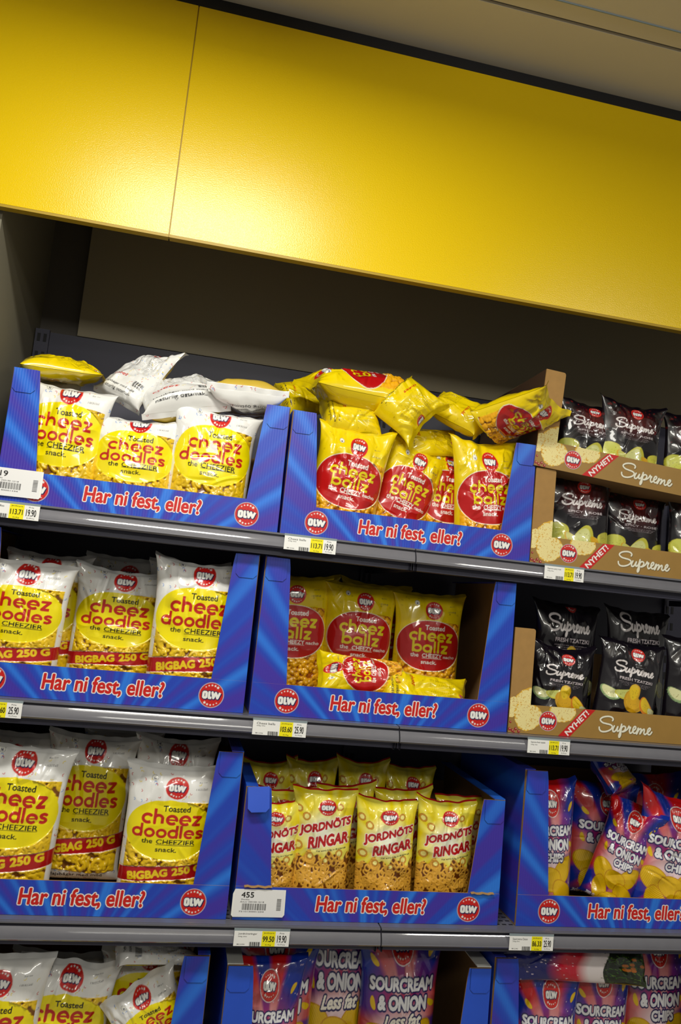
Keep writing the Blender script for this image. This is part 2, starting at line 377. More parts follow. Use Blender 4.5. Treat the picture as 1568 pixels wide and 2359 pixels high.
def cv_toasted(ballz, big, seed):
    w, h = 205, 335 if big else 256
    K = 1. if big else .84; O = 0 if big else -2
    bg = YEL if ballz else WHITE
    c = Canvas(w, h, bg); cx = w/2
    cut = 84*K+O
    win = (np.abs(c.X-cx) < 93) & (c.Y > cut+((c.X-cx-40)/60)**2*4) & (c.Y < h-(34 if big else 30)-3*np.sin(c.X/30))
    lf = (c.X < 52) & (c.Y < cut+(52-c.X)*1.9); win &= ~lf
    confetti(c, ~win & (c.Y > 18), seed, ballz)
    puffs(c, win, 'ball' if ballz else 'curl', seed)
    bd = (np.abs(c.Y-(h-(34 if big else 30)-3*np.sin(c.X/30))) < 1.2)
    if ballz: c.mask(bd & win, (.95, .95, .9))
    ex, ey, rx, ry = cx, 150*K+O, 97, 68*(K if big else .9)
    sup = lambda a, b: (np.abs((c.X-ex)/a)**2.35+np.abs((c.Y-ey)/b)**2.2) < 1
    if ballz:
        c.mask(sup(rx+1.5, ry+1.8), (.95, .95, .85)); c.mask(sup(rx, ry), (.74, .07, .08)); tx, wc = (.95, .93, .9), (.90, .83, .05)
    else:
        c.mask(sup(rx, ry), (.96, .89, .0)); tx, wc = (.10, .09, .03), (.76, .12, .08)
    c.txt('Toasted', cx+12, 101*K+O, 62, 13*(K+1)/2, tx, bold=.5)
    c.tris(word('cheez', cx+4, -124*K-O, 142, 25*(.82 if K < 1 else 1)), wc)
    if ballz: c.tris(word('ballz', cx+2, -156*K-O, 118, 23*(.82 if K < 1 else 1)), wc)
    else: c.tris(word('doodles', cx-2, -156*K-O, 164, 22*(.86 if K < 1 else 1)), wc)
    c.txt('the', cx-47, 177*K+O, 24, 10.5, tx, bold=.35); c.txt('CHEEZY' if ballz else 'CHEEZIER', cx+(7 if ballz else 18), 177.5*K+O, 62 if ballz else 88, 10.5, tx, bold=.35)
    if ballz: c.txt('nacho', cx+62, 178*K+O, 38, 8, tx, bold=.3)
    c.mask((np.abs(c.X-cx-(7 if ballz else 18)) < (31 if ballz else 44)) & (np.abs(c.Y-184.5*K-O) < .5), tx)
    c.txt('snack.', cx-2, 195*K+O, 48, 9.5, tx, bold=.35)
    if big:
        rb = lambda o: c.Y-(248-.17*(c.X-cx)+6*np.sin((c.X-cx)/60)+o)
        if not ballz:
            c.mask((np.abs(rb(0)) < 16.5), (.95, .9, .85)); c.mask((np.abs(rb(0)) < 15.5), (.70, .06, .09))
            c.txt('BIGBAG', cx-36, 253, 88, 16, (.93, .80, .10), .155, 1.3); c.txt('250 G', cx+52, 239, 66, 16, (.93, .80, .10), .155, 1.3)
        if not ballz:
            c.txt('Majsbågar med mild', cx, h-25, 130, 9, (.1, .1, .15), bold=.3); c.txt('naturlig ostsmak.', cx, h-12, 115, 9, (.1, .1, .15), bold=.3)
    c.logo(cx+6, 52 if big else 40, 26)
    c.tris(disc(cx-45, -33, 7), (.35, .35, .35)); c.tris(disc(cx-45, -33, 6.3), (.93, .93, .9)); c.txt('N', cx-45, 35, 4, 5, (.1, .1, .3), bold=.3)
    c.txt('11030560', cx+62, 54, 26, 4, (.3, .3, .32)); c.txt('Bäst före', cx+62, 38, 16, 2.6, (.3, .3, .32))
    return c.done()
def cv_back(ballz, seed):
    w, h = 205, 300; c = Canvas(w, h, YEL if ballz else WHITE); cx = w/2
    reg = (c.Y > 0) & ~((np.abs(c.X-cx) < 85) & (np.abs(c.Y-262) < 20))
    confetti(c, reg, seed, ballz); dk = (.10, .10, .12)
    if ballz:
        c.txt('Ostkrokar smaksatta', cx, 250, 150, 11, dk, bold=.3); c.txt('med nachokrydda.', cx, 268, 130, 11, dk, bold=.3); c.txt('250 g', cx+50, 230, 34, 8, dk, bold=.2)
    else:
        c.txt('Majsbågar med mild', cx-10, 250, 140, 11, dk, bold=.3); c.txt('naturlig ostsmak.', cx-10, 268, 128, 11, dk, bold=.3)
        for k in range(26):
            x = cx+40+k*1.6; c.mask((np.abs(c.X-x) < (.35+.35*((k*7) % 3 == 0))) & (np.abs(c.Y-220) < 13), dk)
    c.tris(word('cheez', cx-42, -196, 70, 12), (.80, .14, .08))
    for k in range(14): c.txt('innehåll majs ost olja salt krydda', cx, 60+k*6, 120, 3, (.3, .3, .3) if not ballz else (.42, .36, .08))
    c.logo(cx+10, 30, 18)
    return c.done()
def cv_rings(seed):
    w, h = 150, 250; c = Canvas(w, h, (.95, .87, .12)); cx = w/2
    an = np.arctan2(c.Y-95, c.X-cx); r = np.hypot((c.X-cx)/62, (c.Y-88)/46)
    g = np.clip(1.15-r, 0, 1)[..., None]*.95; st = (.5+.5*np.sin(an*13+np.sin(an*5)*2))[..., None]
    y1, y2, wh = lin((.93, .84, .02)), lin((.97, .95, .45)), lin((.97, .98, .90))
    c.a[:] = y1*(1-st*.6)+y2*st*.6; c.a[:] = c.a*(1-g)+wh*g
    c.mask(c.Y < 5, (.72, .08, .10))
    reg = c.Y > 134+6*np.sin(c.X/9)+5*np.sin(c.X/4+1)
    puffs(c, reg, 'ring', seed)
    c.z *= .35
    rs = np.random.RandomState(seed+3)
    for x, y, q in ((28, 58, 10), (112, 38, 9), (13, 118, 11), (44, 138, 9), (118, 132, 10), (10, 44, 9), (140, 105, 8), (62, 40, 7), (84, 146, 8)):
        for rr, col in ((q, (.62, .38, .08)), (q-.9, (.85, .60, .18)), (q*.62+.6, (.66, .42, .10)), (q*.62-.3, (.97, .93, .55))): c.tris(disc(x, -y, rr, rr*.86), col)
    rd = (.72, .06, .07); wt = (.98, .97, .95)
    c.txt('JORDNÖTS', cx+4, 76, 130, 24, rd, .17, 1.4, .18, [(1.2, wt)])
    c.txt('RINGAR', cx+14, 105, 102, 21, rd, .13, 1.6, .18, [(1.2, wt)])
    c.txt('Med extra fyllig jordnötssmak', cx+22, 124, 78, 4.5, (.15, .2, .15), .1, .15, .2)
    c.logo(cx+5, 38, 23, 17)
    return c.done()
def cv_sour(less, seed):
    w, h = 210, 315; c = Canvas(w, h, (.12, .25, .65)); cx = w/2
    an = np.arctan2(c.X-cx-10, c.Y-175+0*c.X)
    s = .5+.5*np.sin(an*7+np.sin(an*3+seed)*1.6); r = np.hypot(c.X-cx, (c.Y-170)*.8)
    bl, rd, wh, vi = lin((.05, .19, .62)), lin((.78, .05, .07)), lin((.95, .86, .88)), lin((.30, .12, .45))
    s = np.clip((s-.5)*2.2+.5, 0, 1)
    k = np.clip(1.0-r/110, 0, 1)[..., None]; s = s[..., None]
    col = bl*(1-s)+rd*s; mid = rd*(1-s*.8)+wh*s*.8
    c.a[:] = col*(1-k)+mid*k
    cw = np.clip(1.2-np.hypot((c.X-cx)/70, (c.Y-185)/34), 0, 1)[..., None]; c.a[:] = c.a*(1-cw)+wh*cw
    bb = np.clip((c.Y-262)/30, 0, 1)[..., None]*np.clip(1-(c.X-cx)/90, 0, 1)[..., None]; c.a[:] = c.a*(1-bb)+lin((.08, .15, .50))*bb
    rs = np.random.RandomState(seed)
    for q in range(24): c.tris(star(rs.uniform(0, w), -rs.uniform(18, 92), rs.uniform(1.5, 3)), (.85, .75, .85))
    def chip(x, y, rx, ry, t, ripple=True):
        X = c.X-x; Y = c.Y-y; p = X*math.cos(t)+Y*math.sin(t); q = -X*math.sin(t)+Y*math.cos(t)
        q = q+.12*p*p/rx
        m = (p/rx)**2+(q/ry)**2 < 1; e = (p/rx)**2+(q/ry)**2 < .86
        c.mask(m, (.80, .58, .04), False)
        c.mask(e, (.92, .76, .07), False)
        if ripple: c.mask(e & (np.sin(p*1.5) > .35), (.85, .66, .05), False); c.z[m] = (np.sin(p*1.5)*.35)[m]
    for x, y, rx, ry, t in ((48, 214, 40, 30, .3), (158, 208, 42, 28, -.5), (105, 228, 44, 28, .1), (60, 266, 40, 28, .9), (155, 262, 46, 30, .4), (108, 286, 40, 22, -.2), (185, 292, 30, 22, .6)): chip(x, y, rx, ry, t)
    for x, y, t in ((30, 80, .7), (182, 62, 2.2), (28, 150, 1.2), (190, 150, .4)): chip(x, y, 13, 6, t, False)
    o = [(3.2, (.10, .08, .35)), ]; wt = (.93, .93, .95)
    c.txt('SOURCREAM', cx, 116, 172, 21, wt, 0, 1.4, 0, o); c.txt('& ONION', cx+4, 148, 132, 23, wt, 0, 1.8, 0, o)
    if less: c.txt('Less fat', cx+8, 178, 98, 20, (.97, .95, .9), .05, 1.2, .35, o)
    else: c.txt('CHIPS', cx+12, 178, 76, 19, wt, 0, 1.4, 0, o)
    c.txt('300 G', 38, 292, 34, 8, (.9, .9, .95), 0, .5)
    T = np.array([(cx-28, -26), (cx+28, -26), (cx+24, -62), (cx, -86), (cx-24, -62)])
    c.tris(disc(cx, -54, 30, 32), (.90, .85, .85)); c.tris(disc(cx, -54, 28, 30), (.76, .10, .14))
    c.logo(cx, 54, 27)
    return c.done()
def cv_supreme(taz, seed):
    w, h = 185, 270; c = Canvas(w, h, (.05, .03, .07)); cx = w/2; rs = np.random.RandomState(seed)
    if not taz:
        g = np.clip(1-np.hypot((c.X-cx)/85, (c.Y-75)/60), 0, 1)[..., None]; c.a[:] = c.a*(1-g)+lin((.36, .08, .10))*g
        for q in range(70): c.tris(disc(rs.uniform(0, w), -rs.uniform(10, 110), rs.uniform(1, 4)), (.30+rs.rand()*.1, .07, .09))
    def chip(x, y, rx, ry, t, a, b):
        X = c.X-x; Y = c.Y-y; p = X*math.cos(t)+Y*math.sin(t); q = -X*math.sin(t)+Y*math.cos(t); q = q+.3*p*p/rx
        m = (p/rx)**2+(q/ry)**2 < 1; c.mask(m, b, False); c.mask((p/rx+.1)**2+(q/ry+.15)**2 < .62, a, False)
        for k in range(14): c.tris(disc(x+rs.uniform(-.6, .6)*rx, -y+rs.uniform(-.5, .5)*ry, .8), (.5, .42, .08))
    gr, wt_, ye = (.80, .78, .26), (.88, .88, .66), (.88, .68, .10)
    if taz:
        for x, y, rx, ry, t, a, b in ((30, 190, 26, 14, .3, wt_, (.55, .66, .45)), (70, 185, 26, 12, -.2, (.80, .82, .45), gr), (95, 205, 30, 22, .6, ye, (.80, .60, .08)), (98, 178, 16, 24, .1, (.92, .78, .12), ye), (140, 210, 26, 16, .8, (.90, .76, .12), (.85, .50, .08)), (165, 225, 18, 12, .3, wt_, gr)): chip(x, y-28, rx*1.12, ry*1.15, t, a, b)
    else:
        for x, y, rx, ry, t, a, b in ((25, 205, 24, 26, .2, (.84, .85, .35), gr), (62, 222, 24, 12, .5, (.80, .80, .40), ye), (100, 212, 30, 22, -.8, (.85, .86, .55), gr), (135, 226, 22, 12, .4, ye, gr), (165, 215, 22, 20, -.3, (.86, .84, .30), gr), (50, 240, 40, 10, 0, gr, ye), (120, 242, 50, 10, 0, gr, ye)): chip(x, y-28, rx*1.12, ry*1.15, t, a, b)
    c.tris(script_word(cx, -82, 124, 2.2), (.93, .90, .90))
    c.txt('FRESH TZATZIKI' if taz else 'SPICY · ROSÉ', cx+8, 112, 105, 7.5, (.85, .80, .82), -.0, .15)
    for k in range(3): c.txt('potatischips med smak av gräddig sås', cx+4, 122+k*4, 100-12*k, 2.2, (.7, .65, .68))
    c.logo(cx+6, 38, 19)
    c.txt('175 g', cx+58, 226, 16, 5, (.6, .5, .5))
    return c.done()
def cv_party(seed):
    w, h = 210, 300; c = Canvas(w, h, (.10, .12, .40)); rs = np.random.RandomState(seed)
    t = c.Y+10*np.sin(c.X/40); k1 = np.clip((t-90)/30, 0, 1)[..., None]; k2 = np.clip((t-150)/25, 0, 1)[..., None]
    c.a[:] = c.a*(1-k1)+lin((.78, .08, .18))*k1; c.a[:] = c.a*(1-k2)+lin((.92, .88, .88))*k2
    for q in range(40): c.tris(star(rs.uniform(0, w), -rs.uniform(20, 150), rs.uniform(2, 4)), (.92, .85, .88))
    m = t > 205; c.mask(m, (.10, .14, .08))
    for q in range(260):
        x, y, l, an = rs.uniform(0, w), rs.uniform(200, 300), rs.uniform(4, 10), rs.uniform(0, 6.28)
        c.tris(stroke(np.array([(x, -y), (x+l*math.cos(an), -y+l*math.sin(an))]), 1.1), ((.20, .38, .10), (.14, .26, .08), (.34, .48, .14))[q % 3])
    for q in range(8): c.tris(disc(rs.uniform(60, 150), -rs.uniform(235, 285), 9, 6), (.72, .40, .08))
    return c.done()
CV = dict(big=cv_toasted(False, True, 1), small=cv_toasted(False, False, 2), ballz=cv_toasted(True, False, 3), ballzbig=cv_toasted(True, True, 4),
          wback=cv_back(False, 5), yback=cv_back(True, 6), rings=cv_rings(7), sour=cv_sour(False, 8), less=cv_sour(True, 9),
          rose=cv_supreme(False, 10), taz=cv_supreme(True, 11), party=cv_party(12))
BACKC = dict(big=WHITE, small=WHITE, ballz=YEL, ballzbig=YEL, wback=(.80, .68, .25), yback=YEL, rings=(.93, .84, .10), sour=(.12, .22, .60), less=(.14, .18, .52), rose=(.05, .03, .06), taz=(.04, .04, .10), party=(.7, .1, .2))

def overlay(w, h):
    c = Canvas(w, h, (0, 0, 0)); c.al = np.zeros(c.z.shape, np.float32); return c
def panel(name, cv, x0, z0, w, h, y, m, res, parent):
    nu, nv = int(w/res)+2, int(h/res)+2; X, Y = np.meshgrid(np.linspace(0, 1, nu), np.linspace(0, 1, nv))
    rgb, _ = cv.sample(X*cv.w, (1-Y)*cv.h)
    if cv.al is not None:
        t = cv.z; cv.z = cv.al; _, al = cv.sample(X*cv.w, (1-Y)*cv.h); cv.z = t
    else: al = np.ones_like(X)
    P = np.stack([x0+X*w, np.full_like(X, y), z0+Y*h], -1)
    me = grid_mesh(name, [P], [rgb], al, m, False); return link(name, me, parent)
# ------------------------------------------------------------------ bags
def vnoise(x, y, seed):
    rs = np.random.RandomState(seed); G = rs.uniform(-1, 1, (64, 64))
    i = np.floor(x).astype(int); j = np.floor(y).astype(int); fx = x-i; fy = y-j
    fx = fx*fx*(3-2*fx); fy = fy*fy*(3-2*fy)
    g = lambda a, b: G[a % 64, b % 64]
    return (g(i, j)*(1-fx)+g(i+1, j)*fx)*(1-fy)+(g(i, j+1)*(1-fx)+g(i+1, j+1)*fx)*fy
def grid_mesh(name, Ps, cols, alpha=None, mt=None, smooth=True):
    """Ps: list of (nv,nu,3) sheets, cols: list of (nv,nu,3)"""
    V = []; F = []; C = []; off = 0
    for P, c in zip(Ps, cols):
        nv, nu = P.shape[:2]; V.append(P.reshape(-1, 3)); C.append(c.reshape(-1, 3))
        idx = (np.arange(nv)[:, None]*nu+np.arange(nu))+off
        F.append(np.stack([idx[:-1, :-1], idx[:-1, 1:], idx[1:, 1:], idx[1:, :-1]], -1).reshape(-1, 4)); off += nv*nu
    V = np.concatenate(V).astype(np.float32); F = np.concatenate(F).astype(np.int32); C = np.concatenate(C)
    me = bpy.data.meshes.new(name); me.vertices.add(len(V)); me.vertices.foreach_set('co', V.ravel())
    me.loops.add(F.size); me.loops.foreach_set('vertex_index', F.ravel())
    me.polygons.add(len(F)); me.polygons.foreach_set('loop_start', np.arange(0, F.size, 4, dtype=np.int32))
    me.update(calc_edges=True)
    me.polygons.foreach_set('use_smooth', np.full(len(F), smooth))
    at_ = me.attributes.new('print', 'FLOAT_COLOR', 'POINT')
    at_.data.foreach_set('color', np.concatenate([C, np.ones((len(C), 1)) if alpha is None else alpha.reshape(-1, 1)], 1).astype(np.float32).ravel())
    me.materials.append(mt or M_FILM); me.update(); return me
SIZE = dict(big=(.205, .335, .075), small=(.205, .256, .08), ballz=(.195, .256, .08), ballzbig=(.195, .335, .08), wback=(.205, .29, .08), yback=(.195, .29, .08),
            rings=(.150, .250, .06), sour=(.205, .315, .09), less=(.200, .315, .09), rose=(.185, .25, .07), taz=(.185, .27, .08), party=(.2, .3, .08))
def bag(kind, label, group, A, B=None, normal=(0, -1, 0), top0=0., W_=None, T=None, res=.0012, seed=0, crease=1., bend=0., bv=.75, bw=.12, arch=0., sag=0., flare=.1, wave=.006, top=.30, bot=.12, twist=0., crop=1., name='snack_bag', puff=1., ears=None):
    """A = middle of the bottom seal, B = middle of the top seal, normal = where the printed face looks"""
    A = np.array(A, float); B = np.array(B, float); ax = B-A; H = np.linalg.norm(ax); ax /= H
    n = np.array(normal, float); n -= ax*(n@ax); n /= np.linalg.norm(n); rt = np.cross(ax, n)
    W0, H0, T0 = SIZE[kind]; Wd = W_ or W0; Th = T or T0; sh = .013; Hb = H-2*sh*.8
    nu = max(24, int(Wd/res)); nv = max(30, int(H/res))
    rs = np.random.RandomState(seed+100)
    cv = CV[kind]; rs0 = rs.uniform(-.003, .016, 2)*min(1.6, crease)
    def surf(nu, nv, side, v0=0., v1=1.):
        u = np.linspace(-1, 1, nu)[None, :]; v = np.linspace(v0, v1, nv)[:, None]; u, v = np.broadcast_arrays(u, v)
        vc = np.clip(v, 0, 1)
        fb = np.sqrt(np.clip(1-(1-np.clip(vc/bot, 0, 1))**2, 0, 1)); ft = np.sqrt(np.clip(1-(1-np.clip((1-vc)/top, 0, 1))**2, 0, 1))**1.25
        E = fb*ft; hw = Wd/2*(1-flare*E)
        t = Th/2*E*(1-np.abs(u)**2.7)**.6*(1.08-.25*vc)
        x = u*hw; s = v*Hb+sh*.8
        el, er = ears if ears is not None else (rs0[0], rs0[1]); ev = np.clip((v-.66)/.34, 0, 1)**1.6
        s = s+ev*(el*np.clip(-u, 0, 1)**2+er*np.clip(u, 0, 1)**2-.004*(1-u*u)); x = x+ev*np.where(u < 0, -1, 1)*np.abs(u)**3*.004
        w = wave*(np.clip((v-.72)/.28, 0, 1)**1.5)*(vnoise(u*2.1+5, v*.8, seed+1)*1.6+.5*vnoise(u*5, v*2, seed+2))
        w = w + wave*.5*np.clip((.1-v)/.1, 0, 1)*vnoise(u*2.4, v*1., seed+3)
        d = np.zeros_like(u)
        ed = (1-np.abs(u)**5)*np.clip(E*1.6, 0, 1)
        xm, ym = x*1000, s*1000
        d += .0030*crease*vnoise(xm/46+7*side, ym/50, seed+4)*ed
        d -= .0042*crease*np.abs(vnoise(xm/34+3*side, ym/40+9, seed+5))*ed
        r2 = np.random.RandomState(seed+(50 if side > 0 else 60))
        for k in range(int(30*crease)+8):
            tp = k % 3 != 0
            vc_, uc_ = (r2.uniform(.62, 1.), r2.uniform(-1, 1)) if tp else (r2.uniform(0, 1), r2.uniform(-1, 1))
            if tp: an = math.pi/2+uc_*.5*r2.choice([-1, 1])+r2.uniform(-.35, .35)
            else: an = r2.uniform(0, math.pi)
            ln = r2.uniform(14, 48); wd = r2.uniform(4, 13); am = r2.uniform(.8, 2.9)*r2.choice([-1, -1, 1])*crease
            X = xm-uc_*Wd*500; Y = ym-vc_*H*1000; p = X*math.cos(an)+Y*math.sin(an); q = -X*math.sin(an)+Y*math.cos(an)
            q = q+.004*p*p*r2.uniform(-1, 1)
            d += am*.001*np.clip(1-np.abs(q)/wd, 0, 1)*np.clip(1-(p/ln)**2, 0, 1)*ed
        # print sampling
        cxm = (u*.5+.5)*cv.w; cym = top0+(cv.h-top0)*(1-(v*Hb+sh*.8)/H); s = np.array(s)
        if side > 0:
            colr, hz = cv.sample(cxm, cym); d = d + hz*.0009*ed
        else: colr = np.broadcast_to(lin(BACKC[kind]), u.shape+(3,)).copy()
        nn = side*(t*puff+d) + w + side*.0004
        # centre line bending and arching
        phi = bend/(1+np.exp(-(v-bv)/max(bw, .01)*4))
        s1 = v[:, 0]*Hb+sh*.8; ds = np.gradient(s1); ph = phi[:, 0]
        ca = np.cumsum(np.cos(ph)*ds); cn = np.cumsum(np.sin(ph)*ds); ca += s1[0]-ca[0]; cn -= cn[0]
        if bend == 0: ca = s1; cn = cn*0
        a_ = ca[:, None]+(s-s1[:, None])-np.sin(phi)*nn; n_ = cn[:, None]+np.cos(phi)*nn
        n_ = n_-arch*(x/Wd*2)**2-sag*(v*2-1)**2
        if twist:
            g = twist*(v-.5); x, n_ = x*np.cos(g)-n_*np.sin(g), x*np.sin(g)+n_*np.cos(g)
        return np.stack([x, -n_, a_], -1), colr
    # local frame: x = right, -y = normal, z = axis
    M = Matrix(((rt[0], -n[0], ax[0], A[0]), (rt[1], -n[1], ax[1], A[1]), (rt[2], -n[2], ax[2], A[2]), (0, 0, 0, 1)))
    Pf, Cf = surf(nu, nv, 1); Pb, Cb = surf(max(16, nu//3), max(20, nv//3), -1)
    Pb = Pb[:, ::-1]; Cb = Cb[:, ::-1]
    # closing strips so the two films meet at the seals
    me = grid_mesh(name, [Pf, Pb], [Cf, Cb]); o = link(name, me); o.matrix_world = M
    tag(o, label, 'snack bag', group)
    for nm, e in (('top_seal', 1), ('bottom_seal', 0)):
        k = 14; P0, C0 = (Pf[-1], Cf[-1]) if e else (Pf[0], Cf[0]); P1 = Pf[-3] if e else Pf[2]
        dr = P0-P1; dr = dr.mean(0); dr /= np.linalg.norm(dr); nr = np.cross(dr, [1, 0, 0])
        st = np.linspace(-.001, sh, k)[:, None, None]; rid = (.00045*(np.arange(k) % 2))[:, None, None]
        fr = P0[None]+dr*st+nr*(rid*(1 if e else -1)); 
        fr = fr + (nr*.0012)*np.sin(P0[None, :, :1]*150+seed)*np.clip(st/sh, 0, 1)
        y = np.linspace(sh*1000, .5, k) if e else np.linspace(cv.h-sh*1000, cv.h-.5, k)
        xx = (np.linspace(-1, 1, nu)*.5+.5)*cv.w; X, Y = np.meshgrid(xx, y); cc, _ = cv.sample(X, Y)
        bk = fr + np.array([0, .0009, 0])
        if e: L = [fr, bk[:, ::-1]]; CC = [cc, cc[:, ::-1]]
        else: L = [fr[::-1], bk[::-1, ::-1]]; CC = [cc[::-1], cc[::-1, ::-1]]
        link(nm, grid_mesh(nm, L, CC), o)
    return o

# ------------------------------------------------------------------ setting
def struct(name, mb): return tag(mb.build(name), kind='structure')
Z1, Z2, Z3, Z4 = 1.885, 1.486, 1.0575, .638
XL, XJ, XR = -.085, .881, 1.847
BY = .47
b = MB(); b.box((-3, -4, -.03), (4.5, 1.2, 0), M_FLOOR); struct('floor', b)
b = MB(); b.box((-3, -4, 3.093), (4.5, -.225, 3.2), M_CEIL); b.box((-3, -.225, 3.100), (4.5, -.215, 3.2), M_WALLD); b.box((-3, -.215, 3.093), (4.5, -.03, 3.2), M_CEIL)
b.box((-3, -.272, 3.0905), (4.5, -.2695, 3.0935), mat('blue_line', (.55, .62, .68), .5)); struct('ceiling', b)
b = MB(); b.box((-.17, .62, 0), (4.5, .70, 3.2), M_WALLD); struct('wall_back', b)
b = MB(); b.box((-.17, -.02, 0), (-.10, .62, 3.2), M_WALL); struct('wall_left', b)
b = MB(); b.box((-3, -.03, 3.058), (4.5, .62, 3.2), M_BLACK); struct('trim_1', b)
# board above the gondola
b = MB(); b.box((.005, .470, 2.40), (4.4, .485, 3.05), mat('grey_beige_board', (.60, .56, .46), .6, var=(3, .02))); o = b.build('upper_back_board')
tag(o, 'plain grey-beige board on the wall above the back of the top shelf', 'wall board')
b = MB(); b.box((-.10, .50, 2.37), (.02, .60, 3.05), M_WALLD); struct('wall_recess', b)
# fascia panels
for k, (xa, xb, lb) in enumerate(((-1.2, .2485, 'glossy yellow fascia panel left of the upright seam'), (.2515, 3.2, 'long glossy yellow fascia panel right of the upright seam'))):
    p = empty('fascia_panel', ((xa+xb)/2, -.04, 2.505), lb, 'fascia panel', 'yellow fascia over the snack shelves')
    L = (xb-xa)/2
    m = MB(); m.box((-L, -.010, 0), (L, .006, .545), M_FASCIA); f = m.build('front_sheet', p)
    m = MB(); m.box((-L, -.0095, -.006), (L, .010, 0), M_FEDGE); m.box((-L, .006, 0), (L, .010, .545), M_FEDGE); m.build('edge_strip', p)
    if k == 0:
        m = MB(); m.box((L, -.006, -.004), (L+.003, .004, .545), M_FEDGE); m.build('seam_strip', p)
# gondola
g = empty('gondola_frame', (XL, .46, 0), 'dark steel shelving frame with slotted uprights behind the snacks', 'shelf frame')
m = MB(); m.box((.0, -.01, .05), (XR+1.0-XL, .008, 2.392), M_STEELD); m.build('back_panel', g)
for xx in (.006, XJ-XL, XR-XL):
    m = MB(); m.box((xx-.018, -.022, .02), (xx+.018, -.0105, 2.395), M_STEELD)
    for q in range(44):
        z = 2.36-q*.05; m.box((xx-.012, -.0235, z), (xx-.004, -.0222, z+.022), M_BLACK); m.box((xx+.004, -.0235, z), (xx+.012, -.0222, z+.022), M_BLACK)
    m.build('upright', g)
def shelf(x0, x1, z, lb):
    r = empty('metal_shelf', (x0, 0, z), lb, 'shelf', 'grey metal shelves of the snack bay'); w = x1-x0-.003
    m = MB(); m.box((0, -.022, -.004), (w, .43, 0), M_STEEL)
    m.box((0, -.014, -.034), (w, -.010, -.004), M_STEELD); m.box((0, .024, -.046), (w, .028, -.004), M_STEELD); m.box((0, -.012, -.050), (w, .028, -.046), M_STEELD)
    m.box((0, -.0135, -.050), (w, -.0095, -.034), M_STEELD)
    for yy in (.10, .19, .28, .37): m.box((0, yy, -.016), (w, yy+.03, -.004), M_STEELD)
    m.build('deck', r)
    if z < 1.2:
        m = MB()
        for q in range(60):
            for yy in range(6): m.box((w*(q+.5)/60-.005, .004+.02*yy, .0), (w*(q+.5)/60+.005, .009+.02*yy, .0004), M_BLACK)
        m.build('perforation', r)
    # rounded price rail: profile swept along x
    pr = [(-.0225, -.001), (-.027, -.001), (-.027, -.0045), (-.0245, -.0055), (-.0245, -.008), (-.0285, -.009)]
    for k in range(9):
        a = math.pi/2*k/8; pr.append((-.0285-.0075*math.sin(a*.9)-.001*k/8, -.0095-.0035*(1-math.cos(a))-.002*k))
    pr += [(-.0375, -.031), (-.034, -.0345), (-.0225, -.0345)]
    m = MB()
    for k in range(len(pr)-1):
        (ya, za), (yb, zb) = pr[k], pr[k+1]; mm = M_GROOVE if k in (2, 3, 4) else M_STEEL
        m.poly([(0, ya, za), (0, yb, zb), (w, yb, zb), (w, ya, za)], mm)
    for xx in (0, w): m.poly([(xx, y, z_) for y, z_ in (pr if xx else pr[::-1])], M_STEEL)
    o = m.build('price_rail', r); o.data.polygons.foreach_set('use_smooth', [6 <= i <= 14 for i in range(len(o.data.polygons))])
    for xx in (.004, w-.007):
        m = MB(); m.poly([(xx, -.02, -.035), (xx, -.02, -.052), (xx, .43, -.052), (xx, .43, -.035)], M_STEELD); m.poly([(xx+.003, -.02, -.035), (xx+.003, .43, -.035), (xx+.003, .43, -.052), (xx+.003, -.02, -.052)], M_STEELD)
        m.poly([(xx, -.02, -.052), (xx+.003, -.02, -.052), (xx+.003, .43, -.052), (xx, .43, -.052)], M_STEEL)
        m.build('bracket', r)
    return r
for z, lb in ((Z1, 'uppermost shelf, under the top row of snack boxes'), (Z2, 'shelf under the second row of snack boxes'), (Z3, 'shelf under the third row of snack boxes'), (Z4, 'lowest shelf, under the bottom row of snack boxes')):
    shelf(XL, XJ, z, 'left grey steel '+lb); shelf(XJ, XR, z, 'right grey steel '+lb)

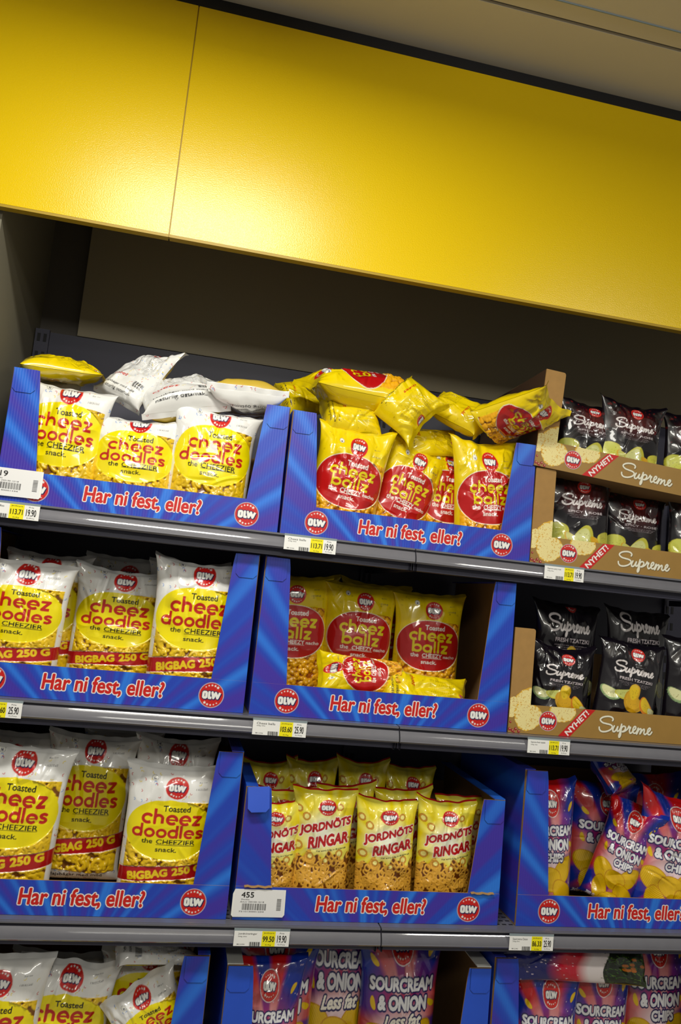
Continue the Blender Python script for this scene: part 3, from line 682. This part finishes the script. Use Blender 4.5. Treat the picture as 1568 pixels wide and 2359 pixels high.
# ------------------------------------------------------------------ cardboard boxes
TH = .003
def lip_canvas(w, lip, left=True):
    c = overlay(int(w*1000), int(lip*1000)); W_ = w*1000; H_ = lip*1000
    for r, k in ((3.3, 'white'), (1.3, 'red')): c.tris(text('Har ni fest, eller?', W_/2+3, -H_*.5, 246, 36, 0, r, .06), PC[k])
    if left: c.layers(logo(80, -H_*.51, 27.5))
    c.layers(logo(W_-72, -H_*.51, 27.5)); return c.done()
LIPS = {}
def box(x, z, h, label, group, w=.6, d=.42, lip=.068, y=0., blue=None, st=(.054, .076), open_tab=False, fronts=True, white_top=False, rot=0.):
    blue = blue or M_BLUE
    r = empty('display_box', (x, y, z+.0006), label, 'cardboard box', group, (0, 0, rot))
    key = (round(w, 3), lip, blue.name)
    if fronts:
        if key not in LIPS:
            m = MB(); m.slab([(0, 0), (w, 0), (w, lip), (0, lip)], 0, TH, blue, M_KRAFT); o = m.build('front_lip', r)
            q = panel('printed_face', lip_canvas(w, lip), 0, 0, w, lip, -.0003, PRT[blue.name], .0007, o); LIPS[key] = (o.data, q.data)
        else: link('printed_face', LIPS[key][1], link('front_lip', LIPS[key][0], r))
    m = MB(); m.box((0, TH, 0), (w, d, TH), M_KRAFTD); m.build('box_floor', r)
    m = MB(); m.box((0, d-TH, TH), (w, d, h*.8), M_KRAFTD); m.build('back_wall', r)
    y0 = TH*2.2
    for s in (0, 1):
        xa, xb = (0, TH) if s == 0 else (w-TH, w)
        m = MB(); m.box((xa, y0, TH), (xb, d-TH, h), M_KRAFTD)
        xo = -.0003 if s == 0 else w+.0003
        P = [(xo, y0, TH), (xo, d, TH), (xo, d, h), (xo, y0, h)]; m.poly(P if s else P[::-1], M_WHITEC if white_top and False else blue)
        tp = M_WHITEC if white_top else blue
        fw = .034 if white_top else .026
        xi = (xa, fw) if s == 0 else (w-fw, xb)
        m.box((xi[0], y0, h), (xi[1], d*.92, h+.002), tp)
        m.build('side_wall', r)
        ct, cb = st
        P = [(0, 0 if not fronts else lip), (cb, lip), (ct+.003, h-.02), (ct, h), (0.002, h)] if fronts else [(0, 0), (cb, 0), (ct, h), (.002, h)]
        if s: P = [(w-px, pz) for px, pz in P][::-1]
        m = MB(); m.slab(P, TH*.4, TH*1.4, blue, M_KRAFT, M_KRAFT)
        # lower tongue behind the lip
        if fronts:
            q = [(.001, .002), (cb, .002), (cb, lip+.001), (.001, lip+.001)]
            if s: q = [(w-px, pz) for px, pz in q][::-1]
            m.slab(q, TH*1.1, TH*2., M_KRAFT)
        stl = m.build('corner_post', r)
        # folded tab
        c = .008; th_ = .052
        q = [(.003, h), (.003, h-th_+c), (.003+c, h-th_), (ct-.004-c, h-th_), (ct-.004, h-th_+c), (ct-.004, h)]
        if s: q = [(w-px, pz) for px, pz in q][::-1]
        m = MB()
        if open_tab and s == 0:
            mx = Matrix.Translation((0, -.001, h)) @ Matrix.Rotation(math.radians(-14), 4, 'X') @ Matrix.Rotation(math.radians(-4), 4, 'Y') @ Matrix.Translation((0, 0, -h))
            nv = len(m.v); m.slab(q, -.001, .0012, M_BLUEP, M_KRAFT); m.v[nv:] = [tuple(mx @ Vector(p)) for p in m.v[nv:]]
        else:
            m.slab(q, -.0006, TH*.4-.0002, blue, M_KRAFT, M_GROOVE)
        m.build('fold_tab', stl)
    return r
G = 'blue snack display boxes'
box(-.037, Z1, .288, 'top shelf blue display box at the left end, with three cheese doodle bags', G)
box(.5695, Z1, .284, 'top shelf blue display box of cheese balls with a heap of yellow bags on it', G)
box(-.068, Z2, .3445, 'second shelf blue display box of big doodle bags at the left edge', G)
box(.5450, Z2, .3445, 'second shelf blue display box with two yellow bags lying in front', G)
box(-.055, Z3, .3445, 'third shelf blue display box of big doodle bags at the left edge', G)
box(.5582, Z3, .274, 'low blue display box of peanut ring bags with one loose tab', G, blue=M_BLUE2, open_tab=True)
box(1.2026, Z3, .3455, 'third shelf blue display box of sour cream and onion chips at the right', G)
box(-.078, Z4, .3445, 'bottom row blue display box of doodle bags at the left edge', G)
box(.5600, Z4, .326, 'bottom row plain blue box with white folded rims', G, blue=M_BLUEP, white_top=True, w=.595)
box(1.1620, Z4, .348, 'bottom row blue display box of chips bags at the right edge', G)
# tongue of torn card on the peanut ring box
def torn(x, z, w, lb_parent=None):
    m = MB(); n = 9; P = []
    for i in range(n): P.append((x+w*i/(n-1), z+.0012*math.sin(i*1.9)+.001))
    for i in range(n-1): m.poly([(P[i][0], -.006, P[i][1]-.001), (P[i+1][0], -.006, P[i+1][1]-.001), (P[i+1][0], .002, P[i+1][1]+.0015), (P[i][0], .002, P[i][1]+.0015)], M_KRAFT)
    return m
for nm, (x, z, w) in (('torn_a', (.018, .068, .06)), ('torn_b', (.53, .068, .055))):
    o = torn(x, z, w).build('torn_edge'); o.parent = [q for q in bpy.data.objects if q.get('label', '').startswith('low blue display')][0]

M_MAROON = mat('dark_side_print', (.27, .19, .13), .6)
def chip_print(c, cx, cy, rx, ry, t, seed):
    X = c.X-cx; Y = c.Y-cy; p = X*math.cos(t)+Y*math.sin(t); q = -X*math.sin(t)+Y*math.cos(t); an = np.arctan2(q, p)
    r = np.hypot(p/rx, q/ry)/(1+.06*np.sin(an*3+seed)+.02*np.sin(an*11)); n = vnoise(c.X/4, c.Y/4, seed)+.6*vnoise(c.X/1.5, c.Y/1.5, seed+1)
    m = r < 1; c.mask(m, (.88, .68, .16)); c.mask(m & (r+n*.09 < .93), (.93, .87, .60)); c.mask(m & (n+r*.3 > .95), (.85, .66, .25))
    rs = np.random.RandomState(seed)
    for k in range(40):
        a, q = rs.uniform(0, 6.28), math.sqrt(rs.uniform(0, .75)); c.tris(disc(cx+rx*q*math.cos(a), -cy-ry*q*math.sin(a), rs.uniform(.35, .9), n=6), (.66, .36, .08))
TRAYC = {}
def tray_canvas(w, h):
    c = overlay(w, h)
    chip_print(c, 6, 12, 18, 20, .2, 8); chip_print(c, 46, 26, 36, 33, .35, 3); chip_print(c, 134, 4, 34, 32, -.5, 5)
    for x, y, r in ((3, 58, 4), (10, 61, 4), (18, 57, 4), (4, 42, 3), (26, 62, 4), (14, 64, 3)): c.tris(disc(x, -y, r, n=9), (.55, .10, .12)); c.tris(disc(x+1, -y+1, r*.4, n=6), (.85, .6, .5))
    c.tris(quad([(126, -h), (156, -h), (218, 0), (188, 0)]), (.78, .08, .08))
    c.tris(text('NYHET!', 172, -h*.5, 74, 13, math.atan2(h, 62), .5), PC['white'])
    c.layers(logo(98, -34, 23)); c.tris(script_word(301, -34, 142, 2.6), (.45, .37, .22)); c.tris(script_word(300, -33, 142, 1.9), PC['cream'])
    return c.done()
def corner_canvas(w, h):
    c = overlay(w, h); chip_print(c, 44, h-2, 32, 38, .1, 11); chip_print(c, 8, h-4, 14, 12, .1, 12); return c.done()
def tray(x, z, h, label, group, w=.40, d=.40, lip=.066, rot=(0, 0, 0), y=0., stw=.052):
    r = empty('chips_tray', (x, y, z+.0006), label, 'cardboard tray', group, rot)
    m = MB(); m.slab([(0, 0), (w, 0), (w, lip), (0, lip)], 0, TH, M_KPRINT, M_KRAFT); o = m.build('front_lip', r)
    k = (int(w*1000), int(lip*1000))
    if k not in TRAYC: TRAYC[k] = tray_canvas(*k)
    panel('printed_face', TRAYC[k], 0, 0, w, lip, -.0003, PRT[M_KPRINT.name], .0007, o)
    m = MB(); m.box((0, TH, 0), (w, d, TH), M_KRAFTD); m.build('box_floor', r)
    m = MB(); m.box((0, d-TH, TH), (w, d, h*.75), M_KRAFTD); m.build('back_wall', r)
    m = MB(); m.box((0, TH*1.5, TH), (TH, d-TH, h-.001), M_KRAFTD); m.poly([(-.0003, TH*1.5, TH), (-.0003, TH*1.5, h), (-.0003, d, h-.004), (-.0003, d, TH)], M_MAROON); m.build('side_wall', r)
    a = [(stw-.006+.006*math.sin(t), h-.006+.006*math.cos(t)) for t in np.linspace(math.pi/2, 0, 6)]
    m = MB(); m.slab([(0, lip), (stw, lip)]+a+[(0, h)], TH*.4, TH*1.4, M_KRAFT); o = m.build('corner_post', r)
    panel('printed_face', corner_canvas(52, 60), 0, lip, stw, .06, TH*.4-.0003, PRT[M_KRAFT.name], .0009, o)
    return r
GT = 'brown chips trays'
tray(1.172, Z1, .231, 'brown tray standing on the top shelf, lower one of the stacked pair', GT, w=.46)
tray(1.1625, Z1+.2345, .243, 'tilted brown tray stacked on top of another brown tray', GT, rot=(0, math.radians(3.6), 0), y=-.004, w=.46)
tray(1.149, Z2, .243, 'brown tray on the second shelf beside the blue box, holding black bags', GT, w=.50)

# ------------------------------------------------------------------ price tags and stickers
M_PAPER = mat('tag_paper', (.95, .95, .94), .35); M_PAPER = add_print(M_PAPER); M_PAPER2 = add_print(mat('sticker_paper', (.93, .93, .93), .4))
def price_tag(px, py, z, name1, p1, p2, label, w=.116):
    x = at(px, py, -.038)[0]
    r = empty('price_tag', (x, -.0385, z-.0355), label, 'price tag', 'white and yellow price tags on the shelf rails')
    h = .030; m = MB(); m.slab([(0, 0), (w, 0), (w, h), (0, h)], -.0012, -.0004, pmat('white')); o = m.build('paper_card', r)
    K = 3; cw, ch = int(w*1000*K), int(h*1000*K); c = Canvas(cw, ch, (.96, .96, .95)); bk = (.08, .08, .07)
    def t(s_, x_, y_, w_, h_, b_=.2): c.tris(text(s_, x_*cw, -(1-y_)*ch, w_*cw, h_*ch, 0, b_), bk)
    c.mask((c.X > cw*.50) & (c.X < cw*.745), (.98, .93, .08))
    t(name1, .24, .80, .34, .15); t('250g Olw', .15, .62, .16, .09); t('8812345', .13, .12, .14, .08)
    for k in range(11): xx = cw*(.29+.018*k); c.mask((np.abs(c.X-xx) < cw*.004*(1+(k % 2))) & (c.Y > ch*.72), bk)
    t('Jämförpris', .622, .87, .19, .11); t('Kr/Kg', .625, .09, .10, .10)
    t(p1, .622, .48, .205, .36, 1.0); t('Pris', .86, .87, .08, .09); t(p2, .865, .49, .165, .47, .9); t('Kr/Förp', .865, .12, .13, .10)
    panel('printed_face', c.done(), 0, 0, w, h, -.0015, M_PAPER, .0005, o)
    m = MB(); m.slab([(-.0008, h), (w+.0008, h), (w+.0008, h+.005), (-.0008, h+.005)], -.001, 0, mat('plastic_holder', (.55, .60, .62), .2)); m.build('holder', r)
price_tag(-46, 1150, Z1, 'Cheez doodles', '113.71', '19.90', 'price tag reading 113.71 and 19.90 under the 319 sticker', .118)
price_tag(656, 1232, Z1, 'Cheez balls', '113.71', '19.90', 'price tag reading 113.71 and 19.90 below the cheese balls box')
price_tag(1254, 1302, Z1, 'Supreme spicy rosé', '113.71', '19.90', 'price tag reading 113.71 and 19.90 below the stacked brown trays', .100)
price_tag(-88, 1610, Z2, 'Cheez doodles', '103.60', '25.90', 'price tag ending in .90 cut off at the left edge of the second shelf')
price_tag(584, 1652, Z2, 'Cheez balls', '103.60', '25.90', 'price tag reading 103.60 and 25.90')
price_tag(1215, 1706, Z2, 'Supreme fresh tzatziki', '113.71', '19.90', 'price tag reading 113.71 and 19.90 on the second shelf', .104)
price_tag(541, 2136, Z3, 'Jordnötsringar', '99.50', '19.90', 'price tag reading 99.50 and 19.90 below the peanut rings')
price_tag(1174, 2145, Z3, 'Sourcreme Onion', '86.33', '25.90', 'price tag reading 86.33 and 25.90 below the chips', .105)
def sticker(px, py, num, label, w=.118, h=.058, rot=0., y=-.0045):
    p = at(px, py, y); r = empty('shelf_sticker', p, label, 'label', 'large white stock stickers', (math.radians(-3), rot, 0))
    m = MB(); m.slab([(.004, 0), (w-.004, .001), (w, .006), (w-.001, h), (.004, h), (0, h-.01), (0, .004)], -.0004, .0004, pmat('white'))
    o = m.build('paper_sheet', r); K = 2; cw, ch = int(w*1000*K), int(h*1000*K); c = overlay(cw, ch); bk = (.08, .08, .07)
    def t(s_, x_, y_, w_, h_, b_=.2): c.tris(text(s_, x_*cw, -(1-y_)*ch, w_*cw, h_*ch, 0, b_), bk)
    t(num, .26, .81, .25, .20, .8); t('Doodles', .22, .64, .16, .05); t('Art.nr 250130 12/18', .36, .55, .48, .05); t('7310130001234', .36, .19, .5, .045)
    for k in range(30): xx = cw*(.16+.0165*k); c.mask((c.X > xx) & (c.X < xx+cw*.006*(1+.6*((k*5) % 3))) & (np.abs(c.Y-ch*.63) < ch*.12), (.35, .35, .35))
    for k in range(9): yy = ch*(.32+.05*k); c.mask((np.abs(c.X-cw*.905) < cw*.045) & (c.Y > yy) & (c.Y < yy+ch*.028), bk)
    panel('printed_face', c.done(), .004, .001, w-.008, h-.002, -.0007, M_PAPER2, .0006, o)
sticker(-44, 1136, '319', 'white sticker numbered 319 stuck on the top left box', h=.060)
sticker(531, 2112, '455', 'white sticker numbered 455 stuck on the peanut ring box', h=.056, w=.114)

# ------------------------------------------------------------------ lamps above the aisle
for k, (x, y, z, sx, sy, e) in enumerate(LAMPS):
    r = empty('ceiling_lamp', (x, y, z), ('linear lamp nearest the yellow fascia', 'lamp right along the aisle ceiling', 'lamp left along the aisle ceiling', 'unseen fill light added far behind in the aisle, aimed at the shelves')[k], 'lamp')
    if k == 3: m = MB(); m.box((-sx/2, -.06, -.16), (sx/2, .0, .16), M_WHITEC); m.box((-.01, -.05, .16), (.01, -.03, .242), M_WHITEC); m.build('housing', r); continue  # box around the added fill light
    m = MB(); m.box((-sx/2-.02, -sy/2-.02, .002), (sx/2+.02, sy/2+.02, .10), M_WHITEC); m.box((-.01, -.01, .10), (.01, .01, .122), M_WHITEC); m.build('housing', r)

# ------------------------------------------------------------------ the bags
def stand(kind, px, py, Y, zf, label, group, roll=0., lean=0., yaw=0., face=0., **k):
    """bag standing on the box floor: top seal middle seen at px,py at depth Y; roll in degrees clockwise"""
    B = at(px, py, Y); lim = {Z4: Z3, Z3: Z2, Z2: Z1}.get(zf, 9)-.078
    if B[2] > lim: k['top0'] = k.get('top0', 0.)+(B[2]-lim)*1000; B[2] = lim   # the film is gathered under the shelf above
    H = B[2]-(zf+.006); T = k.get('T', SIZE[kind][2])
    A = B+np.array([-math.tan(math.radians(roll))*H, lean, -H])
    n = (math.sin(math.radians(face)), -math.cos(math.radians(face)), 0)
    return bag(kind, label, group, A, B, n, **k)
def lie(kind, a, b, normal, label, group, **k):
    return bag(kind, label, group, at(*a), at(*b), normal, **k)
# ---- top row
G1 = 'bags in the top left box'
stand('small', 165, 886, .075, Z1, 'doodle bag behind the left post of the top left box', G1, roll=1, lean=-.005, seed=11, T=.09, crease=1.1, W_=.2, top0=22)
stand('small', 322, 960, .075, Z1, 'doodle bag in the middle of the top left box', G1, roll=-.5, lean=-.01, seed=12, T=.085, W_=.2, top0=22)
stand('small', 505, 942, .070, Z1, 'doodle bag at the right post of the top left box', G1, roll=1.5, lean=-.01, seed=13, T=.09, W_=.2, crease=1.1, top0=22)
stand('small', 122, 872, .18, Z1, 'doodle bag mostly hidden behind the left post, white corner showing', G1, roll=-2, seed=14, T=.07, W_=.13, res=.002)
GL = 'bags lying loose on the full boxes'
lie('yback', (45, 838, .14), (248, 868, .16), (0, -.25, 1), 'yellow bag folded in the middle, lying at the far left on top', GL, W_=.17, T=.06, seed=21, crease=1.6, sag=-.0, wave=.004, bot=.3, top=.3)
lie('wback', (262, 925, .12), (378, 818, .20), (-.35, -.75, .35), 'white bag with its seal sticking up highest above the top left box', GL, W_=.13, T=.06, seed=22, crease=1.8, wave=.012, twist=.5)
lie('wback', (432, 948, .06), (404, 880, .19), (-.1, -.75, .6), 'white bag lying slanted with a barcode, in the middle of the white heap', GL, W_=.205, T=.08, seed=23, crease=1.3)
lie('wback', (572, 900, .03), (560, 950, .26), (0, -.6, -.8), 'white bag lying with upside down lettering, beside the blue corner post', GL, W_=.19, T=.07, seed=24, crease=1.2)
G2 = 'yellow bags in the cheese balls box'
stand('ballz', 828, 984, .065, Z1, 'cheese balls bag at the left post, leaning right at the top', G2, roll=7, lean=-.0, seed=31, W_=.185, T=.09, crease=1.5, wave=.012, ears=(.004, .022), top0=-12)
stand('ballz', 972, 1030, .105, Z1, 'cheese balls bag tilted clockwise, second from the left post', G2, roll=17, lean=-.0, seed=32, W_=.165, T=.08, crease=1.5)
stand('ballz', 1036, 1030, .13, Z1, 'cheese balls bag squeezed narrow between two others', G2, roll=2, seed=33, W_=.15, T=.08, crease=1.4)
stand('ballz', 1114, 1012, .055, Z1, 'cheese balls bag at the right post of the box', G2, roll=-5, seed=34, W_=.17, T=.09, crease=1.5, wave=.01, top0=-16)
lie('yback', (905, 1018, .12), (1060, 1022, .15), (0, -.8, .55), 'yellow bag folded over behind the leaning pair', GL, W_=.10, T=.05, seed=35, crease=1.4)
lie('yback', (735, 955, .10), (880, 965, .12), (0, -.9, .4), 'yellow bag with upside down red lettering behind the first standing bag', GL, W_=.12, T=.07, seed=36, crease=1.2)
lie('yback', (640, 925, .26), (748, 912, .28), (0, -.9, .4), 'dim yellow bag at the back between the two top boxes', GL, W_=.12, T=.07, seed=37, crease=1.2, res=.002)
lie('ballz', (930, 925, .16), (708, 880, .10), (.1, -.25, .95), 'large yellow bag with a red oval on top of the heap', GL, W_=.17, T=.11, seed=38, crease=1.5)
lie('yback', (895, 905, .10), (985, 975, .05), (-.3, -.9, .3), 'yellow bag with black lettering running down its edge', GL, W_=.15, T=.085, seed=39, crease=1.7)
lie('yback', (1125, 985, .08), (985, 915, .17), (.0, -.75, .65), 'yellow bag lying with its seal pointing up to the left, right of the lettered one', GL, W_=.12, T=.07, seed=40, crease=1.5)
lie('ballz', (1108, 982, .07), (1280, 926, -.075), (.1, -.5, -.9), 'yellow bag lying against the tall brown tray, badge towards the right', GL, W_=.15, T=.08, seed=41, crease=1.7)
G3 = 'dark red bags in the brown trays'
stand('rose', 1362, 926, .10, Z1+.236, 'dark red bag half hidden by the upper tray post', G3, roll=2, seed=51, T=.06, crease=.9)
stand('rose', 1458, 930, .085, Z1+.232, 'dark red bag in the middle of the upper tray', G3, roll=3, seed=52, T=.06, crease=1.)
stand('rose', 1600, 955, .11, Z1+.226, 'dark red bag at the right edge of the upper tray', G3, roll=1, seed=53, T=.06, crease=1., res=.002)
stand('rose', 1335, 1092, .085, Z1, 'dark red bag beside the lower tray post', G3, roll=-1, seed=54, T=.06, crease=1.)
stand('rose', 1462, 1135, .12, Z1, 'dark red bag in the middle of the lower tray', G3, roll=0, seed=55, T=.06, crease=1.)
stand('rose', 1610, 1140, .09, Z1, 'dark red bag at the right edge of the lower tray', G3, roll=0, seed=56, T=.06, crease=1., res=.002)
# ---- second row
G4 = 'big bags in the second row left box'
stand('big', 68, 1288, .065, Z2, 'big doodle bag at the left edge of the second row', G4, roll=2, seed=61, W_=.21, T=.09, bend=.25, bv=.85, wave=.01, top0=20)
stand('big', 120, 1272, .17, Z2, 'big doodle bag standing behind the left one in the second row', G4, roll=2, seed=62, W_=.19, T=.07, res=.0018, top0=20)
stand('big', 290, 1310, .14, Z2, 'shaded big doodle bag in the middle of the second row box', G4, roll=1.5, seed=63, W_=0.215, T=.08, wave=.012, crease=1.3, top0=20)
stand('big', 300, 1276, .24, Z2, 'big doodle bag at the back of the second row box', G4, roll=0, seed=64, W_=.2, T=.07, res=.002)
stand('big', 470, 1291, .060, Z2, 'big doodle bag at the blue post, second row', G4, roll=0.5, seed=65, W_=0.21, T=.085, wave=.010, crease=1.2, top0=20)
stand('big', 440, 1290, .20, Z2, 'big doodle bag hidden behind the one at the post, second row', G4, roll=1, seed=66, W_=.19, T=.06, res=.0025)
G5 = 'cheese balls bags standing in shade'
stand('ballzbig', 680, 1322, .20, Z2, 'shaded cheese balls bag behind the left post', G5, roll=-1, seed=71, W_=.195, T=.075, crease=.6)
stand('ballzbig', 838, 1340, .195, Z2, 'shaded cheese balls bag in the middle, behind the lying bags', G5, roll=1, seed=72, W_=.19, T=.075, crease=.9)
stand('ballzbig', 992, 1362, .19, Z2, 'shaded cheese balls bag at the right, beside bare cardboard', G5, roll=0, seed=73, W_=.19, T=.075, crease=.6)
stand('ballzbig', 700, 1318, .30, Z2, 'cheese balls bag in the row behind, left', G5, seed=74, W_=.19, T=.07, res=.0025)
stand('ballzbig', 870, 1338, .30, Z2, 'cheese balls bag in the row behind, right', G5, seed=75, W_=.19, T=.07, res=.0025)
lie('ballz', (935, 1572, .075), (728, 1546, .055), (0.1, -.85, .55), 'yellow bag lying in front with its pointed seal to the left', GL, W_=.105, T=.075, seed=76, crease=1.7, wave=.003)
lie('yback', (872, 1580, .035), (1080, 1612, .06), (0, -.8, .65), 'yellow bag lying low in front with black lettering', GL, W_=.105, T=.05, seed=77, crease=1.5, wave=.003)
G6 = 'black bags on the second shelf'
stand('taz', 1312, 1352, .165, Z2, 'black bag with chips picture standing at the back left', G6, roll=1, seed=81, W_=.185, T=.06, crease=.8)
stand('taz', 1472, 1356, .165, Z2, 'black bag at the back with its script name showing', G6, roll=0, seed=82, W_=.185, T=.06, crease=.7)
stand('taz', 1300, 1490, .065, Z2, 'black bag at the front beside the brown tray post', G6, roll=4, seed=83, W_=.17, T=.06, crease=1.4)
stand('taz', 1462, 1476, .065, Z2, 'black bag at the front, its bright chips picture at the tray rim', G6, roll=7, seed=84, W_=.18, T=.065, crease=1.1)
stand('taz', 1606, 1470, .08, Z2, 'black bag cut off by the right edge of the photo', G6, roll=3, seed=85, W_=.18, T=.06, crease=1.1, res=.002)
# ---- third row
G7 = 'big bags in the third row left box'
stand('big', 62, 1712, .055, Z3, 'bright big doodle bag at the left edge of the third row', G7, roll=2.5, seed=91, W_=.21, T=.09, wave=.011, crease=1.2, top0=20)
stand('big', 222, 1690, .165, Z3, 'shaded big doodle bag standing further back, its bottom edge showing', G7, roll=1, seed=92, W_=.2, T=.07, top0=20)
stand('big', 410, 1757, .055, Z3, 'big doodle bag at the blue post, third row', G7, roll=1, seed=93, W_=0.21, T=.075, wave=.009, crease=.8)
stand('big', 412, 1700, .17, Z3, 'shaded big doodle bag behind the one at the post, third row', G7, roll=1, seed=94, W_=.19, T=.07, res=.0018, top0=20)
stand('big', 40, 1682, .17, Z3, 'dim big doodle bag behind the left one, third row', G7, roll=0, seed=95, W_=.2, T=.07, res=.002)
stand('big', 290, 1675, .28, Z3, 'dim big doodle bag farthest back, third row', G7, roll=0, seed=96, W_=.19, T=.06, res=.0025)
G8 = 'peanut ring bags in the front rank'
for k, (px, py, rl, lb) in enumerate(((634, 1842, 0, 'peanut ring bag half covered by the loose blue tab'), (752, 1812, 0, 'peanut ring bag second from the left, with a dark red seal'), (892, 1838, -2, 'peanut ring bag third from the left, strongest glare'), (1030, 1842, -1, 'peanut ring bag fourth from the left, beside the cardboard wall'))):
    stand('rings', px, py, .058+.004*(k % 2), Z3, lb, G8, roll=rl, seed=101+k, W_=.142 if k else .13, T=.06, crease=1.15, flare=.06, wave=.007)
G9 = 'peanut ring bags in the second rank'
for k, (px, py, lb) in enumerate(((652, 1815, 'peanut ring bag behind the first one'), (800, 1806, 'peanut ring bag behind the second one'), (930, 1815, 'peanut ring bag behind the third one'), (1070, 1828, 'peanut ring bag behind the fourth one'))):
    stand('rings', px, py, .135, Z3, lb, G9, seed=111+k, W_=.14, T=.06, res=.0018)
G10 = 'peanut ring bags heaped at the back'
for k, (px, py, lb) in enumerate(((622, 1752, 'dim peanut ring bag in the back heap, far left'), (722, 1748, 'dim peanut ring bag in the back heap, second'), (838, 1752, 'dim peanut ring bag in the back heap, third'), (945, 1762, 'dim peanut ring bag in the back heap, far right'))):
    stand('rings', px, py, .235, Z3, lb, G10, seed=121+k, W_=.13, T=.07, lean=-.02, res=.0018, crease=1.3)
G11 = 'sour cream chips bags in the third row box'
stand('sour', 1262, 1792, .075, Z3, 'chips bag squeezed behind the blue post, slanted lettering', G11, roll=-1, seed=131, W_=.15, T=.08, crease=1.2)
stand('sour', 1395, 1800, .175, Z3, 'shaded chips bag standing behind the crumpled front bags', G11, roll=3, seed=132, W_=.2, T=.08)
lie('sour', (1440, 1830, .12), (1375, 1730, .18), (.6, -.7, .35), 'chips bag lying on its side on top, lettering running upwards', GL, W_=.16, T=.07, seed=133, crease=1.2)
bag('sour', 'crumpled chips bag in front, sagging to the left', G11, at(1385, 2085, .09), at(1475, 1850, .07), (-.45, -.9, 0), W_=.13, T=.08, seed=134, crease=1.8, wave=.015)
stand('sour', 1560, 1835, .06, Z3, 'chips bag in front at the right edge, tilted clockwise', G11, roll=8, seed=135, W_=.195, T=.08, crease=1.5, wave=.012)
stand('sour', 1500, 1780, .26, Z3, 'dim chips bag at the back right', G11, seed=136, W_=.2, T=.07, res=.0025)
# ---- bottom row
G12 = 'doodle bags in the bottom row'
stand('big', 12, 2192, .05, Z4, 'doodle bag at the left edge of the bottom row', G12, roll=3, seed=141, W_=.2, T=.08)
stand('big', 168, 2208, .085, Z4, 'doodle bag second from the left in the bottom row', G12, roll=3, seed=142, W_=.205, T=.08, wave=.014, crease=1.3, top0=18)
stand('big', 345, 2178, .15, Z4, 'shaded doodle bag standing at the back of the bottom row', G12, roll=0, seed=143, W_=.2, T=.07, top0=35)
bag('small', 'doodle bag leaning crooked in front, bottom row', G12, at(398, 2440, .06), at(308, 2266, .05), (-.1, -1, .15), W_=.165, T=.07, seed=144, crease=1.2, wave=.012)
stand('big', 140, 2190, .2, Z4, 'dim doodle bag at the back, bottom row', G12, roll=0, seed=145, W_=.2, T=.07, res=.002)
lie('wback', (262, 2178, .08), (450, 2180, .12), (0, -.5, .9), 'white bag lying flat on top of the bottom row', GL, W_=.1, T=.04, seed=146, crease=1.)
G13 = 'less fat chips bags'
stand('less', 640, 2160, .10, Z4, 'less fat chips bag at the left wall of the plain blue box', G13, seed=151, W_=.2, T=.08, top0=40)
stand('less', 625, 2198, .06, Z4, 'less fat chips bag in front at the left, its badge cut short', G13, seed=152, W_=.16, T=.06)
stand('less', 790, 2125, .15, Z4, 'less fat chips bag in the middle, raised above the cardboard flap', G13, seed=153, W_=.19, T=.08, roll=2, top0=60)
stand('less', 928, 2148, .11, Z4, 'less fat chips bag at the right wall of the plain blue box', G13, seed=154, W_=.2, T=.08, roll=0, top0=32)
G14 = 'chips bags in the bottom right box'
stand('sour', 1265, 2225, .055, Z4, 'chips bag with a large oval badge, bottom right box', G14, seed=161, W_=.17, T=.07, roll=2)
stand('sour', 1385, 2200, .09, Z4, 'chips bag in the middle of the bottom right box', G14, seed=162, W_=.17, T=.07, roll=2)
stand('sour', 1510, 2150, .14, Z4, 'shaded chips bag at the right of the bottom right box', G14, seed=163, W_=.19, T=.07, top0=25)
lie('party', (1490, 2230, .05), (1152, 2206, .02), (0, -.9, .4), 'bag with stars, red and white bands and green herbs lying across the bottom right box', GL, W_=.085, T=.04, seed=164, ears=(0., 0.), crease=1.)
